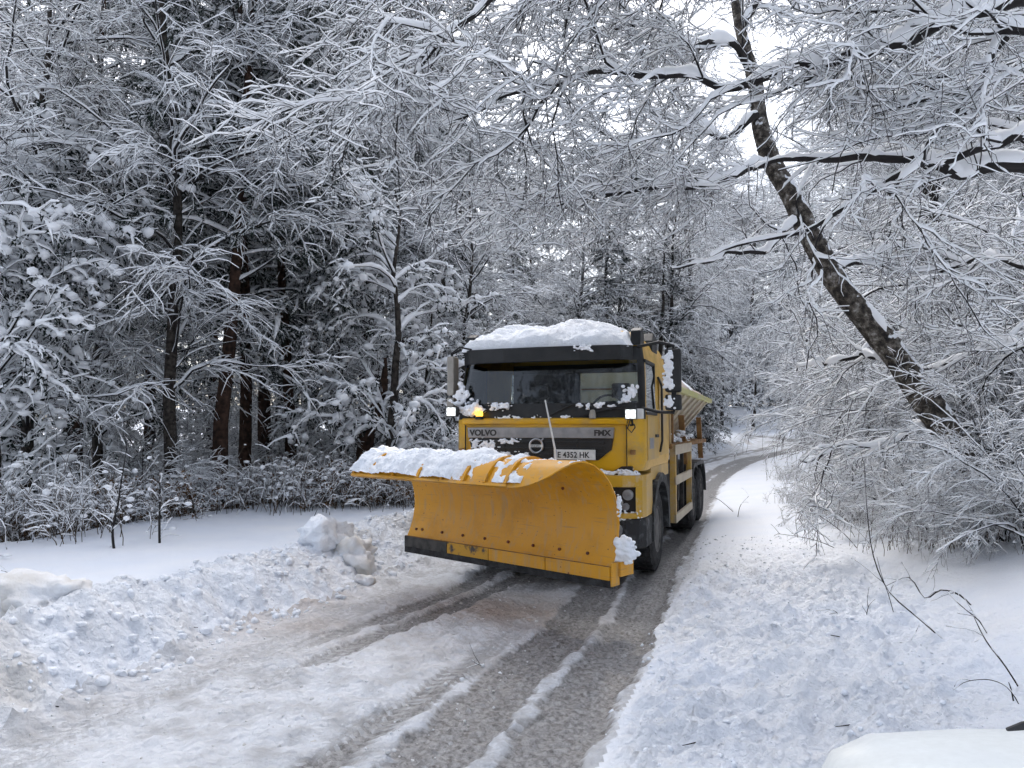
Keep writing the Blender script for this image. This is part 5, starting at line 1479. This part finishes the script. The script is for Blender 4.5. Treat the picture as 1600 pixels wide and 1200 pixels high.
MB().lathe([(.04, -.01), (.045, .03), (.03, .09), (.01, .10)], 12, 'z', (.66, -.03, 2.05)).build('washer_nozzle', M['mirror_grey'], TRUCK, smooth=True)

# --- wipers
for x0, x1, zt in ((-.92, -.50, 2.25), (.08, .48, 2.24), (.50, 1.02, 2.19)):
    wp = MB(); wp.tube([(x0, -.01, 2.07), (x0 + (x1 - x0) * .55, -.012, 2.07 + (zt - 2.07) * .6), (x1, .0, zt)], .011, 6)
    wo = wp.build('wiper', M['black'], TRUCK, smooth=True)
    MB().box(x0 + .15, x1 + .05, -.005, .012, zt - .035, zt - .012).build('wiper_blade', M['black'], wo)

# ------------------------------------------------------------------ plough blade
BR = np.array([1.272, -1.832]); BL = np.array([-1.557, -.618])
BDIR = (BL - BR) / np.linalg.norm(BL - BR); BLEN = float(np.linalg.norm(BL - BR))
BF = np.array([BDIR[1], -BDIR[0]]); 
if BF[1] > 0: BF = -BF
PROF = np.array([(.0, .585), (-.05, .68), (-.10, .82), (-.125, .97), (-.115, 1.12), (-.07, 1.26), (.01, 1.39), (.12, 1.49), (.26, 1.565), (.42, 1.61), (.56, 1.605), (.68, 1.55), (.76, 1.46), (.815, 1.365)])
_ac = np.concatenate([[0], np.cumsum(np.linalg.norm(np.diff(PROF, axis=0), axis=1))]); _ac /= _ac[-1]
def prof(t, off=0.0):
    d = np.interp(t, _ac, PROF[:, 0]); z = np.interp(t, _ac, PROF[:, 1])
    e = .01
    dd = np.interp(min(t + e, 1), _ac, PROF[:, 0]) - np.interp(max(t - e, 0), _ac, PROF[:, 0])
    dz = np.interp(min(t + e, 1), _ac, PROF[:, 1]) - np.interp(max(t - e, 0), _ac, PROF[:, 1])
    L = math.hypot(dd, dz); nd, nz = -dz / L, dd / L         # normal to the back / top side
    return d + nd * off, z + nz * off
def bpt(s, t, off=0.0, dz=0.0):
    d, z = prof(t, off)
    xy = BR + BDIR * s + BF * d
    return (xy[0], xy[1], z + dz)
T_RIDGE = float(np.interp(.50, PROF[8:, 0], _ac[8:]))
def t_end(s):
    q = np.clip(s / .60, 0, 1); return T_RIDGE + (1 - T_RIDGE) * math.sqrt(1 - (1 - q) ** 2)
ns, ntp = 64, 30
v = []; f = []
for side_off in (0.0, .014):
    for i in range(ns + 1):
        s = BLEN * (i / ns) ** 1.0
        if i < 16: s = BLEN * 16 / ns * (i / 16) ** 1.6
        te = t_end(s)
        for j in range(ntp + 1): v.append(bpt(s, te * j / ntp, side_off))
m = (ns + 1) * (ntp + 1)
I = lambda i, j: i * (ntp + 1) + j
for i in range(ns):
    for j in range(ntp):
        f.append((I(i, j), I(i + 1, j), I(i + 1, j + 1), I(i, j + 1)))
        f.append((m + I(i, j), m + I(i, j + 1), m + I(i + 1, j + 1), m + I(i + 1, j)))
for i in range(ns):
    for j in (0, ntp): f.append((I(i, j), m + I(i, j), m + I(i + 1, j), I(i + 1, j)))
for j in range(ntp):
    for i in (0, ns): f.append((I(i, j), I(i, j + 1), m + I(i, j + 1), m + I(i, j)))
PLOW = MB().add(v, f).build('plough_blade', M['orange'], TRUCK, smooth=True)
# ribs over the top
for k, s in enumerate((.62, .90, 1.20, 1.52, 1.90, 2.32, 2.74, 3.04)):
    rv = []; rf = []
    tt = np.linspace(.52, .985, 12)
    for t in tt:
        t2 = min(t, t_end(s) - .01)
        for ds, o in ((-.018, .010), (.018, .010), (.018, .042), (-.018, .042)): rv.append(bpt(s + ds, t2, o))
    for i in range(11):
        for q in range(4): rf.append((i * 4 + q, i * 4 + (q + 1) % 4, i * 4 + 4 + (q + 1) % 4, i * 4 + 4 + q))
    rf += [(3, 2, 1, 0), (44, 45, 46, 47)]
    MB().add(rv, rf).build('blade_rib', M['orange'], PLOW)
# lip angle along the front edge
lv = []; lf = []
ss = np.linspace(.60, BLEN, 20)
for s in ss:
    for t, o in ((.985, -.012), (1.0, -.012), (1.0, .03), (.985, .03)): lv.append(bpt(s, t, o))
for i in range(19):
    for q in range(4): lf.append((i * 4 + q, i * 4 + (q + 1) % 4, i * 4 + 4 + (q + 1) % 4, i * 4 + 4 + q))
lf += [(3, 2, 1, 0), (76, 77, 78, 79)]
MB().add(lv, lf).build('blade_lip', M['orange'], PLOW)
def bbox_strip(s0, s1, d0, d1, z0, z1, name, mat, parent, bev=.003):
    c = []
    for z in (z0, z1):
        for s, d in ((s0, d0), (s1, d0), (s1, d1), (s0, d1)):
            xy = BR + BDIR * s + BF * d; c.append((xy[0], xy[1], z))
    return MB().add(c, [(0, 3, 2, 1), (4, 5, 6, 7), (0, 1, 5, 4), (1, 2, 6, 5), (2, 3, 7, 6), (3, 0, 4, 7)]).build(name, mat, parent, bev)
M['edge_worn'] = mat_simple('worn_edge_paint', (.52, .27, .015), (.05, .04, .035), 11, rough=.55, lo=.52, hi=.62, detail=6)
for s0, s1, mt in ((.0, .80, M['orange']), (.81, 1.62, M['orange']), (1.63, 2.30, M['edge_worn']), (2.31, BLEN, M['steel_dark'])):
    bbox_strip(s0, s1, -.005, .035, .475, .60, 'cutting_edge', mt, PLOW)
bbox_strip(-.02, BLEN + .02, -.03, .018, .40, .52, 'rubber_edge', M['rubber'], PLOW)
bbox_strip(.0, BLEN, .012, .026, .594, .606, 'edge_seam', M['rust'], PLOW, 0)
M['bolt'] = mat_simple('rusty_bolt', (.16, .035, .012), (.08, .03, .015), 20, rough=.7)
bolts = [(.32 + .36 * k, .06 + .002) for k in range(8)] + [(.62, .42), (2.95, .06)]
BOLT = None
for s, t in bolts:
    p0 = np.array(bpt(s, t, -.001)); p1 = np.array(bpt(s, t, -.016))
    MB().tube([p0, p1], .017, 6).build('bolt', M['bolt'], PLOW)
# right-hand end bracket and frame behind
bbox_strip(-.05, .10, -.30, -.08, .50, .64, 'end_bracket', M['orange'], PLOW, .01)
bbox_strip(-.022, -.004, -.10, .025, .42, .64, 'end_plate', M['orange'], PLOW, .004)
for s in (.55, 1.5, 2.5):
    bbox_strip(s - .03, s + .03, -.26, -.15, .55, 1.20, 'back_strut', M['orange'], PLOW, .005)
bbox_strip(.3, 2.8, -.26, -.18, .78, .92, 'back_beam', M['steel_dark'], PLOW, .01)
for sx in (-.35, .35):
    a = BR + BDIR * (1.54 - sx) + BF * (-.22)
    MB().tube([(sx, -.2, .75), (a[0], a[1], .80)], .06, 8).build('push_arm', M['steel_dark'], PLOW)
MB().tube([(0, -.2, 1.0), ((BR + BDIR * 1.5 + BF * -.2)[0], (BR + BDIR * 1.5 + BF * -.2)[1], 1.2)], .04, 8).build('lift_ram', M['steel_dark'], PLOW)
# marker rod
MB().tube([(.475, -1.0, 1.50), (.465, -1.0, 1.70), (.355, -1.0, 2.235)], [.014, .012, .008], 8).build('marker_rod', M['plate_white'], PLOW, smooth=True)
a = BR + BDIR * float((np.array([.475, -1.0]) - BR) @ BDIR)
MB().tube([(.475, -1.0, 1.50), (.475, -1.12, 1.47), ((a + BF * -.0)[0], (a + BF * .0)[1], 1.40)], .016, 6).build('rod_bracket', M['steel_dark'], PLOW)

# --- snow on the truck
def snow_sheet(name, fn, nu, nv, parent, mat=None):
    """fn(i/nu, j/nv) -> (base point, up vector, thickness); thin cells are dropped"""
    V = []; th = []
    for i in range(nu + 1):
        for j in range(nv + 1):
            p, n, t = fn(i / nu, j / nv)
            V.append(tuple(np.array(p) + np.array(n) * max(t, -.01))); th.append(t)
    F = []
    for i in range(nu):
        for j in range(nv):
            q = (i * (nv + 1) + j, (i + 1) * (nv + 1) + j, (i + 1) * (nv + 1) + j + 1, i * (nv + 1) + j + 1)
            if max(th[k] for k in q) > 0: F.append(q)
    me = bpy.data.meshes.new(name); me.from_pydata(V, [], F)
    me.polygons.foreach_set('use_smooth', np.ones(len(me.polygons), dtype=bool))
    bm = bmesh.new(); bm.from_mesh(me)
    bmesh.ops.delete(bm, geom=[v for v in bm.verts if not v.link_faces], context='VERTS')
    bmesh.ops.recalc_face_normals(bm, faces=bm.faces); bm.to_mesh(me); bm.free()
    return link(name, me, mat or M['snow'], parent)
def n2(x, y, s=0, o=4): return float(fbm(np.array([x]), np.array([y]), o, s)[0])
def blade_snow(a, b):
    s = BLEN * a; t = .50 + .48 * b
    te = t_end(s) - .02
    t = min(t, te)
    p = bpt(s, t, .012)
    left = float(sstep(.9, 1.7, np.array(s)))
    nz = n2(s * 3.2, b * 3.0, 7); n3 = n2(s * 13, b * 10, 9) + .5 * abs(n2(s * 30, b * 24, 12, 2))
    th = .060 * left + .075 * nz + .045 * n3 + .008 * (1 - left) - .004
    if s < .45: th -= .05
    th *= float(sstep(0, .06, np.array(b))) * .7 + .3
    d, z = prof(t); d2, z2 = prof(t, .1)
    nd, nz_ = (d2 - d) / .1, (z2 - z) / .1
    n = (BF[0] * nd, BF[1] * nd, max(nz_, .25))
    return p, n, th
snow_sheet('blade_snow', blade_snow, 210, 64, PLOW)
def roof_z(x, y):
    w = 1 - np.clip((abs(x) - .62) / .62, 0, 1) ** 1.6
    f = np.clip((y - .12) / .62, 0, 1) ** .75
    return 2.93 + .34 * min(w, f) if True else 0
def roof_snow(a, b):
    y = .08 + 2.15 * a; x = -1.16 + 2.32 * b
    ex = min((x + 1.16), (1.16 - x)); ey = y - .08
    base = 2.94 + .31 * float(np.clip(ex / .46, 0, 1) ** .7) * float(np.clip(ey / .55, 0, 1) ** .7)
    nz = n2(x * 2.5, y * 2.5, 17); n3 = n2(x * 9, y * 9, 19) + .5 * abs(n2(x * 24, y * 24, 12, 2))
    th = .075 + .075 * nz + .045 * n3
    th *= float(np.clip(ex / .10, 0, 1)) * .8 + .2
    if x > 1.02: th -= .10 * (x - 1.02) / .14 + .03
    if ex < .02 or ey < .02: th = -.02 + .05 * nz
    return (x, y, base - .01), (0, -.15 if ey < .2 else 0, 1), th
snow_sheet('roof_snow', roof_snow, 90, 130, TRUCK)
def cover_snow(a, b):
    t = a; s = b * 2 - 1
    y = y0 + t * (y1 - y0)
    base = 2.60 + (.50 - .30 * t) * (1 - abs(s) ** 5)
    nz = n2(s * 3, y * 1.6, 23)
    th = .07 + .06 * nz - .10 * max(0, abs(s) - .45) / .5
    return (s * 1.24, y, base), (0, 0, 1), th
snow_sheet('hopper_snow', cover_snow, 50, 30, TRUCK)
rs = np.random.default_rng(61)
def snow_blobs(name, pts, r0, r1, parent, sq=.6):
    pts = np.array(pts, float)
    pts = np.repeat(pts, 5, 0) + rs.normal(size=(len(pts) * 5, 3)) * np.array([r1 * .7, r1 * .2, r1 * .45])
    V, T = lumps(pts, rs.uniform(r0, r1, len(pts)) * .55, rs, ICO2, sq, .05)
    tmp = bpy.data.objects.new('tmp', mesh_np('tmp', V, None, T)); col.objects.link(tmp)
    md = tmp.modifiers.new('r', 'REMESH'); md.mode = 'VOXEL'; md.voxel_size = max(.0085, r1 * .17)
    ms = tmp.modifiers.new('s', 'SMOOTH'); ms.factor = .5; ms.iterations = 2
    me = bpy.data.meshes.new_from_object(tmp.evaluated_get(bpy.context.evaluated_depsgraph_get())); bpy.data.objects.remove(tmp)
    me.name = name
    me.polygons.foreach_set('use_smooth', np.ones(len(me.polygons), dtype=bool))
    o = link(name, me, M['snow'], parent); o['kind'] = 'stuff'
    return o
def along(p, q, n, j=.02):
    p = np.array(p); q = np.array(q); t = rs.random((n, 1)); return p + (q - p) * t + rs.normal(size=(n, 3)) * j
# wiper wells, lip, mirror faces, pod tops
snow_blobs('scuttle_snow', np.vstack([along((-1.10, .06, 2.16), (-.86, .0, 2.16), 16, .03), along((-1.16, .10, 2.26), (-1.10, .08, 2.5), 8, .015)]), .03, .07, TRUCK, .8)
snow_blobs('scuttle_snow', along((-.70, .0, 2.205), (-.42, .0, 2.205), 14, .014), .025, .05, TRUCK, .55)
snow_blobs('scuttle_snow', along((.42, .0, 2.20), (.92, .0, 2.19), 16, .012), .02, .035, TRUCK, .5)
snow_blobs('scuttle_snow', np.vstack([along((1.02, .09, 2.22), (1.13, .12, 2.42), 12, .02)]), .02, .05, TRUCK, .9)
snow_blobs('lip_snow', along((-.6, .0, 2.055), (.5, .0, 2.055), 22, .006), .015, .03, TRUCK, .6)
snow_blobs('grille_snow', np.vstack([along((-.93, -.02, 1.74), (-.62, -.02, 1.66), 30, .022), along((-.7, -.025, 1.755), (-.2, -.025, 1.755), 12, .004), along((-.75, -.02, 1.60), (-.18, -.02, 1.585), 24, .012)]), .02, .042, GR, .5)
snow_blobs('mirror_snow', np.vstack([along((1.55, .185, 2.40), (1.55, .185, 2.86), 46, .012), along((1.55, .185, 2.17), (1.56, .185, 2.30), 14, .01)]), .022, .036, TRUCK, .9)
snow_blobs('pod_snow', np.vstack([along((.76, .0, 1.375), (1.18, .10, 1.375), 24, .012), along((-.76, .0, 1.375), (-1.18, .10, 1.375), 12, .012)]), .02, .045, TRUCK, .5)
snow_blobs('pod_snow', np.vstack([along((.84, -.05, .86), (1.2, .10, .86), 22, .02), along((.86, -.06, .90), (.90, -.06, 1.2), 10, .02)]), .018, .04, TRUCK, .6)
snow_blobs('header_snow', np.vstack([along((.42, -.045, 2.92), (.66, -.035, 2.89), 12, .012)]), .02, .04, TRUCK, .5)
eb = BR + BDIR * .03 + BF * -.14
eb3 = BR + BDIR * -.06 + BF * -.12
snow_blobs('bracket_snow', np.vstack([along((eb3[0], eb3[1], .70), (eb3[0] + .005, eb3[1] + .01, .86), 30, .010), along((eb3[0] - .02, eb3[1], .70), (eb3[0] + .06, eb3[1] + .05, .69), 20, .010)]), .03, .055, PLOW, .9)
eb2 = BR + BDIR * -.025 + BF * -.10
snow_blobs('blade_edge_snow', along((eb2[0], eb2[1], 1.05), (eb2[0], eb2[1], 1.30), 22, .003), .010, .016, PLOW, 1.2)
snow_blobs('deck_snow', along((1.0, 3.1, 1.72), (1.1, 4.8, 1.72), 16, .05), .05, .09, TRUCK, .6)

# work lamps throw a little light ahead
for x, z in ((-1.20, 2.135), (1.14, 2.09)):
    ld = bpy.data.lights.new('lamp_beam', 'SPOT'); ld.energy = 40; ld.color = (1, .9, .76); ld.spot_size = math.radians(80); ld.spot_blend = .8; ld.shadow_soft_size = .06
    lo = bpy.data.objects.new('lamp_beam', ld); col.objects.link(lo); lo.parent = TRUCK
    lo.location = (x, -.13, z); lo.rotation_euler = (math.radians(62), 0, 0)
    lo.rotation_euler = Vector((0.02, -1, -.50)).to_track_quat('-Z', 'Y').to_euler()

# ------------------------------------------------------------------ parked car in the corner
CAR = empty('parked_car', (1.60, 0.0, 0.0), math.radians(-3))
tag(CAR, 'white parked car with wet snow film on its rounded bonnet beside the road', 'car')
CAR.location.z = .06
M['car_white'] = mat_paint('white_car_paint', (.60, .64, .66), (.50, .53, .54), .6, 2.5, .3)
M['car_glass'] = mat_simple('car_glass', (.02, .022, .025), rough=.08)
def loft(secs, name, mat, parent, close=True, bevel=0):
    """secs: list of (y, [(x,z)...]) half profile from centre top to bottom; mirrored"""
    v = []; f = []
    n = None
    for y, pr in secs:
        full = [(-x, z) for x, z in pr[::-1]] + pr[1:] if pr[0][0] == 0 else [(-x, z) for x, z in pr[::-1]] + pr
        n = len(full); v += [(x, y if not isinstance(y, (list, tuple)) else y[0], z) for x, z in full]
    for i in range(len(secs) - 1):
        for k in range(n - 1): f.append((i * n + k, i * n + k + 1, (i + 1) * n + k + 1, (i + 1) * n + k))
    if close:
        f.append(tuple(range(n))); f.append(tuple(range((len(secs) - 1) * n, len(secs) * n)))
    return MB().add(v, f).build(name, mat, parent, bevel, True)
def hs(w, t, crown=.03):
    return [(0, t + crown), (w * .45, t + crown * .8), (w * .78, t + .004), (w * .92, t - .05), (w * .985, t - .14), (w, t - .30), (w * .99, .45), (w * .93, .28)]
loft([(2.47, hs(.62, .66)), (2.45, hs(.70, .78)), (2.40, hs(.76, .87)), (2.31, hs(.81, .93)), (2.16, hs(.845, .96)), (1.7, hs(.87, .985)), (1.2, hs(.88, 1.02)), (.9, hs(.885, 1.04)), (.2, hs(.89, 1.0)), (-1.4, hs(.89, 1.0)), (-1.9, hs(.86, 1.0)), (-2.05, hs(.78, .95))], 'body', M['car_white'], CAR)
def gs(w, t, b): return [(0, t), (w * .6, t - .012), (w * .86, t - .05), (w * .95, t - .12), (w * 1.12, b)]
loft([(.95, gs(.66, 1.08, 1.0)), (.25, gs(.64, 1.46, 1.0)), (-.4, gs(.66, 1.53, 1.0)), (-1.3, gs(.65, 1.50, 1.0)), (-1.95, gs(.6, 1.10, .98))], 'cabin', M['car_glass'], CAR)
loft([(.22, [(0, 1.475), (.4, 1.465), (.56, 1.42)]), (-.4, [(0, 1.545), (.42, 1.533), (.60, 1.485)]), (-1.35, [(0, 1.51), (.42, 1.50), (.58, 1.455)])], 'roof_panel', M['car_white'], CAR, False)
for sx in (-1, 1):
    for y in (1.50, -1.15):
        w = MB(); w.lathe([(.20, -.10), (.31, -.11), (.325, -.08), (.325, .08), (.31, .11), (.20, .10)], 32, 'x', (sx * .80, y, .325))
        wo = w.build('wheel', M['rubber'], CAR, smooth=True)
        MB().lathe([(.20, .07), (.17, .09), (.05, .10)], 24, 'x', (sx * .80 + (.0 if sx > 0 else -.17), y, .325)).build('wheel_trim', M['rim'], wo, smooth=True)
    MB().prism([(sx * .45, 2.40), (sx * .74, 2.33), (sx * .70, 2.20), (sx * .45, 2.28)], 'z', .66, .79).build('headlamp', M['lens'], CAR, .02)
    MB().prism([(sx * .88, .72), (sx * 1.04, .70), (sx * 1.04, .60), (sx * .88, .60)], 'z', 1.02, 1.14).build('wing_mirror', M['black'], CAR, .03)
# black deflector strip along the middle of the bonnet edge
dv = [(-.235, 2.27, .966), (-.17, 2.30, .970), (-.08, 2.31, .972), (.06, 2.315, .974), (.2, 2.31, .972), (.3, 2.30, .970), (.37, 2.27, .966)]
dm = MB(); pv_ = []; pf_ = []
for (x, y, z), hgt in zip(dv, (.002, .010, .018, .022, .018, .010, .002)):
    pv_ += [(x, y, z - .02), (x, y - .012, z - .02), (x, y + .01, z + hgt * .6), (x, y + .02, z + hgt * .6)]
for i in range(6):
    for q in range(4): pf_.append((i * 4 + q, i * 4 + (q + 1) % 4, i * 4 + 4 + (q + 1) % 4, i * 4 + 4 + q))
pf_ += [(0, 1, 2, 3), (24, 25, 26, 27)]
dm.add(pv_, pf_).build('bonnet_deflector', M['black'], CAR)
